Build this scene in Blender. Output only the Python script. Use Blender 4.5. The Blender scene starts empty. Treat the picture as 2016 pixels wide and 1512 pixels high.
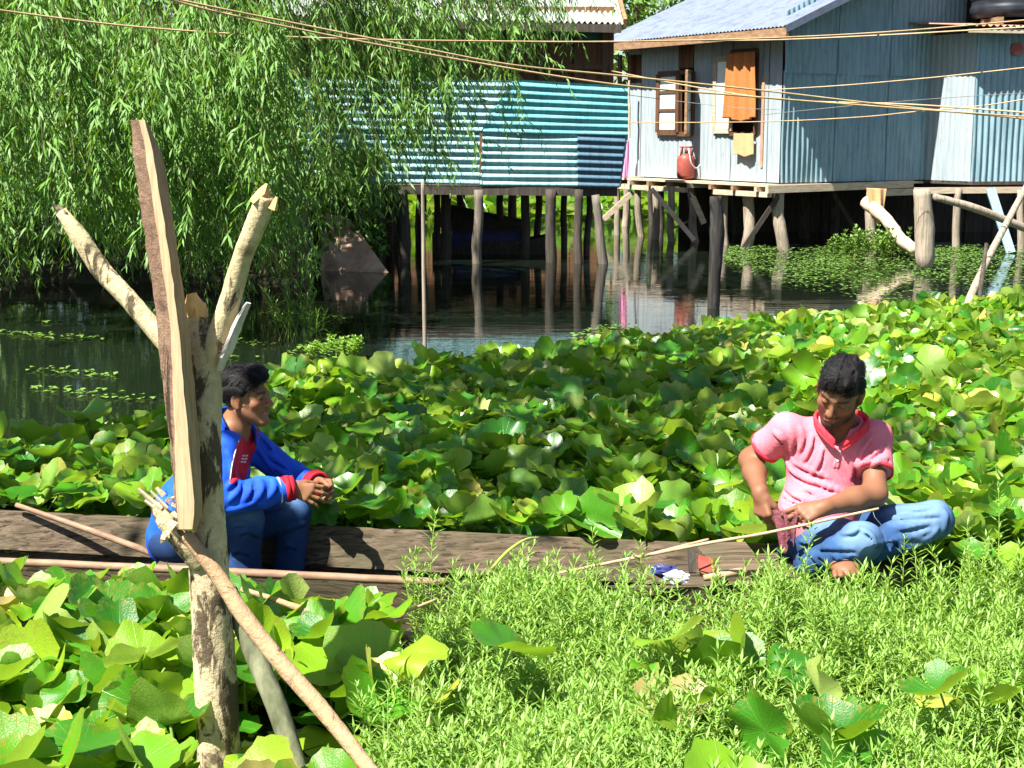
import bpy, math, random
import numpy as np
from mathutils import Vector, Matrix
R = math.radians
SC = bpy.context.scene
COL = SC.collection

# ---------------------------------------------------------------- camera, sky, sun, exposure
CAM_H, FPX, HORIZON = 1.75, 2900.0, 258.0
PITCH = math.atan((756 - HORIZON) / FPX)
cam_d = bpy.data.cameras.new("camera")
cam_d.sensor_width = 36.0
cam_d.lens = FPX / 2016 * 36.0
cam_d.clip_start, cam_d.clip_end = 0.1, 2000
cam = bpy.data.objects.new("camera", cam_d)
cam.location = (0, 0, CAM_H)
cam.rotation_euler = (math.pi / 2 - PITCH, 0, 0)
COL.objects.link(cam)
SC.camera = cam

SUN_EL = R(57)
SUN_H = Vector((-0.74, -0.67, 0)).normalized()
SUN_DIR = Vector((SUN_H.x * math.cos(SUN_EL), SUN_H.y * math.cos(SUN_EL), math.sin(SUN_EL)))
world = bpy.data.worlds.new("World")
SC.world = world
world.use_nodes = True
wn = world.node_tree.nodes
bg = wn["Background"]
sky = wn.new("ShaderNodeTexSky")
sky.sky_type = 'NISHITA'
sky.sun_disc = False
sky.sun_elevation = SUN_EL
sky.sun_rotation = math.atan2(SUN_H.x, SUN_H.y)
world.node_tree.links.new(sky.outputs[0], bg.inputs[0])
bg.inputs[1].default_value = 0.05
sun_d = bpy.data.lights.new("sun", 'SUN')
sun_d.energy = 5.0
sun_d.angle = R(0.5)
sun_d.color = (1.0, 0.95, 0.86)
sun = bpy.data.objects.new("sun", sun_d)
sun.rotation_euler = SUN_DIR.to_track_quat('Z', 'Y').to_euler()
COL.objects.link(sun)
SC.view_settings.view_transform = 'Standard'
SC.view_settings.look = 'None'
SC.view_settings.exposure = 1.7
SC.view_settings.gamma = 1.0
SC.render.resolution_x, SC.render.resolution_y = 1024, 768
SC.cycles.max_bounces = 6
SC.cycles.transparent_max_bounces = 4

# ---------------------------------------------------------------- helpers
CP, SP_ = math.cos(PITCH), math.sin(PITCH)
def ray(px, py):
    x, u = (px - 1008) / FPX, (756 - py) / FPX
    return Vector((x, CP + u * SP_, u * CP - SP_))
def P(px, py, d):                 # photo pixel at distance d along y
    v = ray(px, py); t = d / v.y
    return Vector((v.x * t, d, CAM_H + v.z * t))
def PZ(px, py, z):                # photo pixel on the level z
    v = ray(px, py); t = (z - CAM_H) / v.z
    return Vector((v.x * t, v.y * t, z))
def proj(x, y, z):                # numpy: world point to photo pixel
    dz = z - CAM_H
    fw = y * CP - dz * SP_
    up = y * SP_ + dz * CP
    return 1008 + FPX * x / fw, 756 - FPX * up / fw
def in_poly(px, py, poly):
    px, py = np.asarray(px, float), np.asarray(py, float)
    ins = np.zeros(px.shape, bool)
    n = len(poly)
    for i in range(n):
        x1, y1 = poly[i]; x2, y2 = poly[(i + 1) % n]
        if y1 == y2: continue
        c = ((y1 > py) != (y2 > py)) & (px < (x2 - x1) * (py - y1) / (y2 - y1) + x1)
        ins ^= c
    return ins

def tag(o, label=None, cat=None, group=None, kind=None):
    if label: o["label"] = label
    if cat: o["category"] = cat
    if group: o["group"] = group
    if kind: o["kind"] = kind
    return o
def empty(name, loc=(0, 0, 0)):
    o = bpy.data.objects.new(name, None)
    o.location = loc
    o.empty_display_size = 0.1
    COL.objects.link(o)
    return o
def link_mesh(name, me, parent=None):
    o = bpy.data.objects.new(name, me)
    COL.objects.link(o)
    if parent is not None:
        o.parent = parent
        o.matrix_parent_inverse = Matrix.Translation(-Vector(parent.location))
    return o

class MB:
    """collects shapes for one mesh"""
    def __init__(s): s.v = []; s.f = []; s.m = []
    def add(s, vs, fs, mi=0):
        b = len(s.v)
        s.v += [tuple(v) for v in vs]
        s.f += [tuple(b + i for i in f) for f in fs]
        s.m += [mi] * len(fs)
    def box(s, c, hx, hy, hz, mi=0, rot=None):
        M = rot or Matrix.Identity(3)
        c = Vector(c)
        vs = [c + M @ Vector((x * hx, y * hy, z * hz)) for x in (-1, 1) for y in (-1, 1) for z in (-1, 1)]
        s.add(vs, [(0, 1, 3, 2), (4, 6, 7, 5), (0, 4, 5, 1), (2, 3, 7, 6), (0, 2, 6, 4), (1, 5, 7, 3)], mi)
    def beam(s, a, b, w, h, mi=0, up=(0, 0, 1)):
        a, b = Vector(a), Vector(b)
        y = (b - a); L = y.length; y.normalize()
        z = Vector(up); x = y.cross(z)
        if x.length < 1e-4: x = Vector((1, 0, 0))
        x.normalize(); z = x.cross(y)
        s.box((a + b) / 2, w / 2, L / 2, h / 2, mi, Matrix((x, y, z)).transposed())
    def quadbox(s, q, t, mi=0):
        """a quad of four points given thickness t along its back normal"""
        q = [Vector(p) for p in q]
        n = (q[1] - q[0]).cross(q[3] - q[0]).normalized() * -t
        vs = q + [p + n for p in q]
        s.add(vs, [(0, 1, 2, 3), (7, 6, 5, 4), (0, 4, 5, 1), (1, 5, 6, 2), (2, 6, 7, 3), (3, 7, 4, 0)], mi)
    def tube(s, pts, rad, n=10, mi=0, cap=True, rough=0.0, seed=0, squash=1.0):
        pts = [Vector(p) for p in pts]
        if not hasattr(rad, '__len__'): rad = [rad] * len(pts)
        rg = random.Random(seed)
        b = len(s.v); t0 = None; x = None
        for i, p in enumerate(pts):
            t = (pts[min(i + 1, len(pts) - 1)] - pts[max(i - 1, 0)]).normalized()
            if x is None:
                x = t.orthogonal().normalized()
            else:
                x = (x - t * x.dot(t)).normalized()
            y = t.cross(x)
            for k in range(n):
                a = 2 * math.pi * k / n
                r = rad[i] * (1 + rough * rg.uniform(-1, 1))
                s.v.append(tuple(p + x * math.cos(a) * r + y * math.sin(a) * r * squash))
        for i in range(len(pts) - 1):
            for k in range(n):
                a0 = b + i * n + k; a1 = b + i * n + (k + 1) % n
                s.f.append((a0, a1, a1 + n, a0 + n)); s.m.append(mi)
        if cap:
            s.f.append(tuple(b + k for k in reversed(range(n)))); s.m.append(mi)
            e = b + (len(pts) - 1) * n
            s.f.append(tuple(e + k for k in range(n))); s.m.append(mi)
    def build(s, name, mats, parent=None, smooth=False):
        me = bpy.data.meshes.new(name)
        me.from_pydata(s.v, [], s.f)
        if not isinstance(mats, (list, tuple)): mats = [mats]
        for m in mats: me.materials.append(m)
        if len(mats) > 1: me.polygons.foreach_set("material_index", s.m)
        if smooth: me.polygons.foreach_set("use_smooth", [True] * len(s.f))
        me.update()
        return link_mesh(name, me, parent)

def np_mesh(name, V, F, mats, parent=None, smooth=True, attrs=None, mi=None):
    """V (n,3), F (m,k) all faces the same size"""
    V = np.asarray(V, np.float32); F = np.asarray(F, np.int32)
    me = bpy.data.meshes.new(name)
    me.vertices.add(len(V)); me.vertices.foreach_set("co", V.ravel())
    k = F.shape[1]
    me.loops.add(F.size); me.loops.foreach_set("vertex_index", F.ravel())
    me.polygons.add(len(F))
    me.polygons.foreach_set("loop_start", np.arange(0, F.size, k, dtype=np.int32))
    if not isinstance(mats, (list, tuple)): mats = [mats]
    for m in mats: me.materials.append(m)
    if mi is not None: me.polygons.foreach_set("material_index", np.asarray(mi, np.int32))
    if smooth: me.polygons.foreach_set("use_smooth", np.ones(len(F), bool))
    for nm, (tp, arr) in (attrs or {}).items():
        a = me.attributes.new(nm, tp, 'POINT')
        a.data.foreach_set("color" if tp == 'FLOAT_COLOR' else "value", np.asarray(arr, np.float32).ravel())
    me.update(calc_edges=True)
    me.validate()
    if name is None: return me
    return link_mesh(name, me, parent)

def spline(pts, n):
    """Catmull-Rom through pts"""
    pts = [Vector(p) for p in pts]
    q = [pts[0] * 2 - pts[1]] + pts + [pts[-1] * 2 - pts[-2]]
    out = []
    m = len(pts) - 1
    for i in range(n):
        u = i / (n - 1) * m; k = min(int(u), m - 1); t = u - k
        a, b, c, d = q[k], q[k + 1], q[k + 2], q[k + 3]
        out.append(0.5 * ((2 * b) + (c - a) * t + (2 * a - 5 * b + 4 * c - d) * t * t + (3 * b - a - 3 * c + d) * t ** 3))
    return out
def lerp_list(vals, n):
    return list(np.interp(np.linspace(0, len(vals) - 1, n), np.arange(len(vals)), vals))

# ---------------------------------------------------------------- materials
class NT:
    def __init__(s, name):
        s.mat = bpy.data.materials.new(name); s.mat.use_nodes = True
        s.t = s.mat.node_tree; s.n = s.t.nodes
        s.p = s.n["Principled BSDF"]; s.out = s.n["Material Output"]
    def new(s, typ, **kw):
        nd = s.n.new(typ)
        for k, v in kw.items():
            if k in nd.inputs if isinstance(k, str) else False: pass
            setattr(nd, k, v)
        return nd
    def link(s, a, b): s.t.links.new(a, b)
    def val(s, node, **kw):
        for k, v in kw.items(): node.inputs[k].default_value = v
    def coord(s, scale=(1, 1, 1), out="Object", rot=(0, 0, 0)):
        tc = s.n.new("ShaderNodeTexCoord"); mp = s.n.new("ShaderNodeMapping")
        mp.inputs["Scale"].default_value = scale
        mp.inputs["Rotation"].default_value = rot
        s.link(tc.outputs[out], mp.inputs[0]); return mp.outputs[0]
    def noise(s, vec, scale, detail=4, rough=.55, dist=0.0):
        nd = s.n.new("ShaderNodeTexNoise")
        s.val(nd, Scale=scale, Detail=detail, Roughness=rough, Distortion=dist)
        if vec is not None: s.link(vec, nd.inputs["Vector"])
        return nd.outputs["Fac"]
    def ramp(s, fac, stops, interp='LINEAR'):
        nd = s.n.new("ShaderNodeValToRGB"); cr = nd.color_ramp; cr.interpolation = interp
        while len(cr.elements) < len(stops): cr.elements.new(0.5)
        for e, (p, c) in zip(cr.elements, stops):
            e.position = p; e.color = (*c, 1) if len(c) == 3 else c
        s.link(fac, nd.inputs[0]); return nd.outputs[0]
    def mix(s, fac, a, b, typ='MIX'):
        nd = s.n.new("ShaderNodeMix"); nd.data_type = 'RGBA'; nd.blend_type = typ
        for sock, v in ((nd.inputs[0], fac), (nd.inputs[6], a), (nd.inputs[7], b)):
            if hasattr(v, "links"): s.link(v, sock)
            else: sock.default_value = v if not isinstance(v, tuple) else ((*v, 1) if len(v) == 3 else v)
        return nd.outputs[2]
    def math(s, op, a, b=0.0, clamp=False):
        nd = s.n.new("ShaderNodeMath"); nd.operation = op; nd.use_clamp = clamp
        for i, v in enumerate((a, b)):
            if hasattr(v, "links"): s.link(v, nd.inputs[i])
            else: nd.inputs[i].default_value = v
        return nd.outputs[0]
    def attr(s, name, out="Fac"):
        nd = s.n.new("ShaderNodeAttribute"); nd.attribute_name = name; return nd.outputs[out]
    def bump(s, h, strength=.3, dist=.01):
        nd = s.n.new("ShaderNodeBump"); s.val(nd, Strength=strength, Distance=dist)
        s.link(h, nd.inputs["Height"]); s.link(nd.outputs[0], s.p.inputs["Normal"]); return nd
    def base(s, c): 
        if hasattr(c, "links"): s.link(c, s.p.inputs["Base Color"])
        else: s.p.inputs["Base Color"].default_value = (*c, 1)
    def rough(s, r):
        if hasattr(r, "links"): s.link(r, s.p.inputs["Roughness"])
        else: s.p.inputs["Roughness"].default_value = r

def m_noise(name, stops, scale=(1, 1, 1), ns=8, rough=.7, bump=.3, bdist=.01, detail=5, dist=0, spec=.3, metal=0.0, out="Object"):
    t = NT(name); v = t.coord(scale, out)
    f = t.noise(v, ns, detail, .6, dist)
    t.base(t.ramp(f, stops)); t.rough(rough)
    t.p.inputs["Specular IOR Level"].default_value = spec
    t.p.inputs["Metallic"].default_value = metal
    if bump: t.bump(f, bump, bdist)
    return t.mat
def m_wood(name, dark, mid, light, grain=(1, 14, 14), ns=6, rough=.8, crack=True, bump=.5):
    """weathered wood with grain running along object x after scale"""
    t = NT(name); v = t.coord(grain)
    f = t.noise(v, ns, 8, .65, .4)
    c = t.ramp(f, [(.25, dark), (.5, mid), (.75, light)])
    v2 = t.coord((1, 1, 1)); g = t.noise(v2, 2.2, 5)
    c = t.mix(t.ramp(g, [(.35, (.0, .0, .0)), (.7, (.6, .6, .6))]), c, t.mix(.5, c, dark))
    t.base(c); t.rough(rough); t.p.inputs["Specular IOR Level"].default_value = .25
    t.bump(f, bump, .004)
    return t.mat
M = {}
def make_water():
    t = NT("lake_water")
    v = t.coord((.8, 2.8, 1.0))
    f1 = t.noise(v, 2.6, 3, .5, .3)
    f2 = t.noise(v, 9.0, 2, .5, .2)
    patch = t.ramp(t.noise(t.coord((.35, 1.0, 1.0)), 1.1, 2), [(.48, (0, 0, 0)), (.62, (1, 1, 1))])
    h = t.math('ADD', t.math('MULTIPLY', f1, .55), t.math('MULTIPLY', t.math('MULTIPLY', f2, patch), .5))
    t.base((.006, .010, .006)); t.rough(.03)
    t.p.inputs["IOR"].default_value = 1.33
    t.p.inputs["Specular IOR Level"].default_value = .6
    t.bump(h, .07, .03)
    return t.mat
M['water'] = make_water()

def make_leaf(name, topcols, undercols, vein=.7, trans=.36, rough=.36, spots=True):
    t = NT(name)
    oi = t.n.new("ShaderNodeObjectInfo")
    rnd = t.math('FRACT', t.math('ADD', t.attr("lrnd"), oi.outputs["Random"]))
    n = len(topcols)
    top = t.ramp(rnd, [(i / n, c) for i, c in enumerate(topcols)])
    und = t.ramp(rnd, [(i / len(undercols), c) for i, c in enumerate(undercols)])
    ang, rad = t.attr("lang"), t.attr("lrad")
    s = t.math('ABSOLUTE', t.math('SINE', t.math('MULTIPLY', ang, 10.0)))
    line = t.math('SUBTRACT', 1.0, t.math('MULTIPLY', s, t.math('ADD', t.math('MULTIPLY', rad, 11.0), 1.0)), True)
    mott = t.noise(t.coord((1, 1, 1)), 22, 4)
    top = t.mix(t.math('MULTIPLY', line, vein), top, t.mix(.5, top, (.30, .42, .12)))
    top = t.mix(t.ramp(mott, [(.35, (0, 0, 0)), (.75, (.55, .55, .55))]), top, t.mix(.45, top, (.10, .22, .02)))
    und = t.mix(t.math('MULTIPLY', line, .5), und, (.10, .24, .012))
    und = t.mix(t.ramp(mott, [(.4, (0, 0, 0)), (.7, (.6, .6, .6))]), und, (.13, .25, .012))
    if spots:
        edge = t.math('MULTIPLY', t.ramp(rad, [(.72, (0, 0, 0)), (1.0, (1, 1, 1))]),
                      t.ramp(t.noise(t.coord((1, 1, 1)), 7, 3), [(.50, (0, 0, 0)), (.62, (1, 1, 1))]))
        top = t.mix(t.math('MULTIPLY', edge, .7), top, (.30, .20, .04))
        und = t.mix(t.math('MULTIPLY', edge, .5), und, (.26, .16, .05))
    geo = t.n.new("ShaderNodeNewGeometry")
    c = t.mix(geo.outputs["Backfacing"], top, und)
    t.base(c)
    t.rough(t.ramp(geo.outputs["Backfacing"], [(0, (rough,) * 3), (1, (.6,) * 3)]))
    t.p.inputs["Specular IOR Level"].default_value = .6
    t.bump(t.math('ADD', t.math('MULTIPLY', line, .9), mott), .4, .004)
    tr = t.n.new("ShaderNodeBsdfTranslucent")
    t.link(t.mix(.5, c, (.40, .62, .01), 'MIX'), tr.inputs[0])
    mx = t.n.new("ShaderNodeMixShader"); mx.inputs[0].default_value = trans
    t.link(t.p.outputs[0], mx.inputs[1]); t.link(tr.outputs[0], mx.inputs[2])
    t.link(mx.outputs[0], t.out.inputs[0])
    return t.mat
LT = [(.010, .10, .003), (.02, .16, .004), (.06, .24, .005), (.014, .14, .012), (.15, .34, .008), (.05, .24, .006), (.012, .12, .007), (.30, .44, .02), (.035, .20, .005), (.20, .38, .012)]
LU = [(.12, .29, .02), (.17, .35, .035), (.09, .25, .012), (.24, .35, .05), (.16, .34, .04), (.36, .44, .12)]
M['lily'] = make_leaf("lily_leaf_skin", LT, LU)
M['lily_yellow'] = make_leaf("lily_leaf_yellow", [(.42, .42, .05), (.38, .44, .06), (.50, .46, .10)], [(.42, .42, .08), (.46, .44, .12)])
M['lily_brown'] = make_leaf("lily_leaf_withered", [(.30, .22, .09), (.36, .27, .12), (.26, .20, .07)], [(.34, .26, .12), (.30, .24, .12)])
M['stem'] = m_noise("lily_stem", [(.3, (.10, .17, .03)), (.7, (.18, .26, .06))], ns=20, bump=0)
M['willow'] = make_leaf("willow_leaf", [(.025, .13, .008), (.045, .19, .012), (.07, .24, .02), (.03, .15, .02), (.11, .29, .04)], [(.09, .23, .05), (.13, .29, .08), (.07, .20, .04)], vein=0, trans=.28, rough=.38, spots=False)
M['herb'] = make_leaf("water_herb_leaf", [(.17, .38, .03), (.25, .46, .05), (.31, .50, .06), (.13, .34, .05), (.36, .50, .10)], [(.24, .42, .08), (.30, .48, .12)], vein=0, trans=.25, rough=.5, spots=False)
M['herb_stem'] = m_noise("water_herb_stem", [(.3, (.20, .34, .04)), (.7, (.34, .44, .08))], ns=20, bump=0)
M['tree_leaf'] = make_leaf("tree_leaf", [(.02, .07, .008), (.035, .10, .012), (.06, .14, .015), (.03, .085, .02)], [(.06, .13, .03), (.05, .11, .02)], vein=0, trans=.2, rough=.5, spots=False)
M['weed_mat'] = make_leaf("weed_mat_leaf", [(.025, .075, .03), (.045, .12, .05), (.02, .06, .035), (.09, .17, .05)], [(.06, .12, .04), (.08, .14, .06)], vein=0, trans=.1, rough=.35, spots=False)
M['weed'] = make_leaf("floating_weed_leaf", [(.06, .15, .03), (.10, .20, .05), (.04, .10, .04), (.16, .24, .07)], [(.12, .2, .06), (.14, .22, .08)], vein=0, trans=.15, rough=.35, spots=False)

def make_birch(name, pale, mid, dark, sx=(1, 1, .35), thr=.52):
    t = NT(name)
    v = t.coord((1, 1, 1)); vs = t.coord(sx)
    n1 = t.noise(vs, 14, 8, .68, .6); n2 = t.noise(v, 45, 6, .7); n3 = t.noise(v, 5, 3)
    c = t.ramp(n2, [(.3, mid), (.62, pale)])
    c = t.mix(t.ramp(n3, [(.4, (0, 0, 0)), (.65, (.75, .75, .75))]), c, mid)
    blot = t.ramp(n1, [(thr, (0, 0, 0)), (thr + .05, (1, 1, 1))])
    c = t.mix(t.math('MULTIPLY', blot, .92), c, dark)
    vo = t.n.new("ShaderNodeTexVoronoi"); t.val(vo, Scale=6.0); t.link(v, vo.inputs["Vector"])
    knot = t.ramp(vo.outputs["Distance"], [(.05, (1, 1, 1)), (.16, (0, 0, 0))])
    c = t.mix(t.math('MULTIPLY', knot, .8), c, dark)
    t.base(c); t.rough(.85); t.p.inputs["Specular IOR Level"].default_value = .2
    t.bump(t.math('ADD', n1, t.math('MULTIPLY', n2, .8)), .9, .012)
    return t.mat
M['birch'] = make_birch("peeling_bark", (.66, .54, .34), (.40, .32, .19), (.06, .04, .025), thr=.53)
M['birch2'] = make_birch("branch_bark", (.62, .52, .31), (.42, .34, .18), (.06, .045, .03), thr=.57)
M['bark_dark'] = make_birch("dark_bark", (.20, .15, .09), (.12, .09, .06), (.03, .022, .016))
M['stick_bark'] = make_birch("stick_bark", (.45, .30, .17), (.33, .21, .12), (.09, .05, .03), sx=(1, 1, 1), thr=.60)
M['pole_green'] = m_noise("mossy_pole_bark", [(.3, (.07, .075, .04)), (.55, (.15, .16, .09)), (.75, (.24, .24, .15))], (1, 1, .3), 30, .85, .5, .006)
M['fresh_wood'] = m_wood("fresh_cut_wood", (.30, .20, .11), (.50, .36, .21), (.62, .48, .31), (30, 30, 1.6), 4, .85)
M['tan_wood'] = m_wood("sawn_tan_wood", (.20, .13, .07), (.34, .23, .13), (.44, .32, .19), (30, 30, 1.3), 4, .9)
M['cut_wood'] = m_noise("raw_cut_wood", [(.3, (.50, .28, .09)), (.7, (.72, .47, .2))], (1, 1, .2), 30, .8, .5, .005)
M['pale_wood'] = m_noise("bleached_wood", [(.3, (.30, .27, .25)), (.6, (.55, .51, .47))], (1, 1, .15), 40, .8, .6, .004)
M['dark_plank'] = make_birch("old_bark_board", (.26, .17, .11), (.15, .09, .06), (.03, .018, .012), sx=(1, 1, .22), thr=.5)
def make_boatwood():
    t = NT("weathered_boat_wood")
    v = t.coord((.30, 11, 11))
    f = t.noise(v, 5, 9, .68, .5)
    c = t.ramp(f, [(.28, (.032, .022, .013)), (.45, (.085, .062, .040)), (.62, (.15, .112, .075)), (.8, (.23, .18, .125))])
    w = t.noise(t.coord((.22, 26, 26)), 3, 5, .6, .4)
    c = t.mix(t.ramp(w, [(.56, (0, 0, 0)), (.60, (.9, .9, .9))]), c, (.025, .018, .012))
    g = t.noise(t.coord((1, 1, 1)), 3.5, 4)
    c = t.mix(t.ramp(g, [(.45, (0, 0, 0)), (.7, (.7, .7, .7))]), c, (.07, .065, .035))
    t.base(c); t.rough(.85); t.p.inputs["Specular IOR Level"].default_value = .2
    t.bump(t.math('ADD', f, t.math('MULTIPLY', w, -.6)), .6, .006)
    return t.mat
M['boat'] = make_boatwood()
M['pole_tan'] = m_noise("bamboo_skin", [(.3, (.30, .19, .11)), (.6, (.45, .31, .20)), (.8, (.55, .41, .28))], (1, 1, 1), 18, .6, .3, .003)
M['rail'] = m_noise("brown_rail_pole", [(.3, (.15, .09, .055)), (.6, (.26, .165, .105)), (.8, (.34, .23, .16))], (.5, 1, 1), 22, .65, .4, .003)
M['willow_twig'] = m_noise("willow_twig", [(.3, (.06, .08, .02)), (.7, (.12, .14, .04))], ns=10, bump=0)
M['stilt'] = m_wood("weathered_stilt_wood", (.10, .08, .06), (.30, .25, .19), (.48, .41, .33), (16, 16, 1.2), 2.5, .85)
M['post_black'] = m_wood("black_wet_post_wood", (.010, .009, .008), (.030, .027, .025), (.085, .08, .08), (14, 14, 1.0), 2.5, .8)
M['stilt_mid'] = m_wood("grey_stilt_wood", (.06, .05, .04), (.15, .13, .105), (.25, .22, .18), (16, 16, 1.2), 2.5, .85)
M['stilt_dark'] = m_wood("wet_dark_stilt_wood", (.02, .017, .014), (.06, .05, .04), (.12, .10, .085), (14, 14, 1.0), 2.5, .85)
M['beam_pale'] = m_wood("pale_beam_wood", (.28, .22, .15), (.48, .39, .28), (.60, .51, .39), (3, 3, 14), 2, .85)
M['brown_board'] = m_wood("brown_wall_boards", (.07, .032, .018), (.18, .085, .045), (.28, .15, .085), (9, 9, .8), 2, .8)
M['frame_wood'] = m_wood("dark_frame_wood", (.05, .025, .015), (.11, .055, .03), (.17, .09, .05), (9, 9, 1), 3, .6)
M['fascia'] = m_wood("eave_timber", (.13, .07, .035), (.27, .16, .09), (.40, .27, .16), (4, 4, 12), 2, .85)

def make_tin(name, base, alt, stain, rust=0.1, metal=.0, rough=.45, streak=(5, 5, .35)):
    t = NT(name)
    v = t.coord((1, 1, 1)); vs = t.coord(streak)
    a = t.noise(v, 1.3, 4); b = t.noise(vs, 5, 6, .65); d = t.noise(v, 7, 7, .7)
    c = t.mix(a, base, alt)
    c = t.mix(t.ramp(b, [(.46, (0, 0, 0)), (.66, (.8, .8, .8))]), c, stain)
    e = t.noise(t.coord((9, 9, .22)), 4, 5, .7)
    c = t.mix(t.ramp(e, [(.55, (0, 0, 0)), (.70, (.5, .5, .5))]), c, t.mix(.6, stain, (.10, .08, .06)))
    c = t.mix(t.ramp(d, [(.66 - rust, (0, 0, 0)), (.74 - rust * .5, (rust * 4,) * 3)]), c, (.20, .10, .05))
    t.base(c); t.rough(t.ramp(d, [(.3, (rough - .1,) * 3), (.7, (rough + .2,) * 3)]))
    t.p.inputs["Metallic"].default_value = metal
    t.p.inputs["Specular IOR Level"].default_value = .5
    t.bump(d, .12, .01)
    return t.mat
M['tin_teal'] = make_tin("teal_painted_tin", (.085, .33, .37), (.12, .40, .44), (.05, .20, .24), .05)
M['tin_teal_pale'] = make_tin("pale_teal_tin", (.20, .42, .46), (.30, .50, .52), (.10, .26, .32), .05)
M['tin_blue'] = make_tin("dark_blue_tin", (.035, .10, .16), (.05, .13, .20), (.02, .05, .08), .03)
M['tin_grey'] = make_tin("grey_blue_corrugated_tin", (.18, .295, .345), (.235, .36, .405), (.10, .185, .235), .09)
M['tin_pale'] = make_tin("pale_sheet_tin", (.29, .355, .395), (.35, .39, .405), (.21, .265, .30), .08)
M['tin_roof'] = make_tin("grey_roof_tin", (.12, .15, .21), (.17, .20, .27), (.085, .105, .15), .02, 0, .5, (1, 1, 1))
M['tin_white'] = make_tin("bright_roof_tin", (.30, .37, .33), (.36, .42, .37), (.26, .22, .16), .12)
M['tin_rust'] = make_tin("rusty_roof_tin", (.34, .20, .14), (.42, .27, .2), (.20, .11, .07), .2)
M['rust_sheet'] = m_noise("brown_rusted_sheet", [(.3, (.22, .12, .08)), (.55, (.40, .26, .18)), (.8, (.55, .40, .30))], (1, 1, .4), 6, .75, .3, .01)
M['teal_board'] = m_noise("green_painted_board", [(.3, (.015, .10, .09)), (.7, (.03, .20, .17))], (3, 3, .5), 5, .6, .2)
M['room_shade'] = m_noise("painted_room_shade", [(.3, (.012, .010, .008)), (.7, (.035, .028, .022))], ns=4, bump=0)
M['cable'] = m_noise("tan_cable_sheath", [(.3, (.34, .23, .12)), (.7, (.50, .36, .20))], ns=10, bump=0, rough=.6)
M['cable_dark'] = m_noise("thin_grey_wire", [(.3, (.12, .12, .12)), (.7, (.25, .24, .22))], ns=10, bump=0, rough=.6)
M['red_gas'] = m_noise("worn_red_cylinder_paint", [(.3, (.20, .05, .035)), (.55, (.30, .07, .05)), (.75, (.36, .15, .11))], (1, 1, .6), 9, .5, .2)
M['black_plastic'] = m_noise("black_tank_plastic", [(.3, (.012, .014, .02)), (.7, (.03, .035, .045))], ns=5, rough=.4, bump=.1)
M['towel'] = m_noise("orange_towel_cloth", [(.3, (.36, .125, .035)), (.7, (.48, .18, .055))], ns=40, rough=.95, bump=.5, bdist=.004)
M['peach_cloth'] = m_noise("peach_cloth", [(.3, (.50, .28, .13)), (.7, (.58, .35, .18))], ns=30, rough=.95, bump=.3, bdist=.004)
M['pink_cloth'] = m_noise("bright_pink_cloth", [(.3, (.68, .26, .46)), (.7, (.76, .33, .54))], ns=20, rough=.9, bump=.2)
M['red_cloth'] = m_noise("red_cloth", [(.3, (.22, .03, .02)), (.7, (.32, .06, .05))], ns=20, rough=.9, bump=.2)
M['bag'] = m_noise("white_plastic_bag", [(.3, (.36, .38, .41)), (.7, (.5, .52, .55))], ns=14, rough=.3, bump=.6, bdist=.02)
M['bag_blue'] = m_noise("navy_plastic", [(.3, (.02, .025, .10)), (.7, (.05, .06, .2))], ns=14, rough=.35, bump=.5, bdist=.02)
M['net'] = m_noise("maroon_netting", [(.3, (.10, .02, .035)), (.7, (.22, .07, .09))], ns=60, rough=.9, bump=.8, bdist=.01)
M['blue_hull'] = m_noise("dark_blue_hull_paint", [(.3, (.01, .015, .08)), (.7, (.03, .04, .16))], ns=5, rough=.6, bump=.1)
M['glass'] = m_noise("painted_reflection_glass", [(.3, (.40, .50, .52)), (.7, (.55, .64, .65))], ns=2, rough=.08, bump=0, spec=.8)  # pale base colour paints in the wall's reflection on the panes
M['earth'] = m_noise("dark_wet_earth", [(.3, (.018, .016, .010)), (.6, (.04, .036, .02)), (.8, (.05, .06, .02))], ns=3, rough=.95, bump=.8, bdist=.08)
# ---------------------------------------------------------------- water sheet (the ground of the place)
mb = MB()
mb.add([(-400, -60, 0), (400, -60, 0), (400, 900, 0), (-400, 900, 0)], [(0, 1, 2, 3)])
tag(mb.build("lake_water", M['water']), kind="structure")
mb = MB()                                   # the far shore that the trees stand on
rg = random.Random(5)
xs = np.linspace(-60, 60, 61)
vs = []
for x in xs:
    y0 = 46 + rg.uniform(-1, 1)
    vs += [(x, y0, -.2), (x, y0 + 1.2, .45 + rg.uniform(-.1, .1)), (x, y0 + 8, .9 + rg.uniform(-.2, .2)), (x, 300, 2.5)]
fs = []
for i in range(60):
    for k in range(3):
        a = i * 4 + k; fs.append((a, a + 4, a + 5, a + 1))
mb.add(vs, fs)
tag(mb.build("far_shore_ground", M['earth'], smooth=True), kind="structure")
mb = MB()                                   # low bank under the willow
vs = []; rg = random.Random(9); nx = 26
for i in range(nx):
    x = -13 + i * .42
    w = 1 if i < nx - 4 else (nx - 1 - i) / 4
    yb = 17.0 + rg.uniform(-.15, .15)
    vs += [(x, yb, -.3), (x, yb + .25, .02 + .12 * w + rg.uniform(0, .06)), (x, yb + 1.0, .12 + .22 * w), (x, yb + 4, .2 + .2 * w), (x, yb + 7.5, -.3)]
fs = []
for i in range(nx - 1):
    for k in range(4):
        a = i * 5 + k; fs.append((a, a + 5, a + 6, a + 1))
mb.add(vs, fs)
tag(mb.build("willow_bank_ground", M['earth'], smooth=True), kind="structure")

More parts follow.
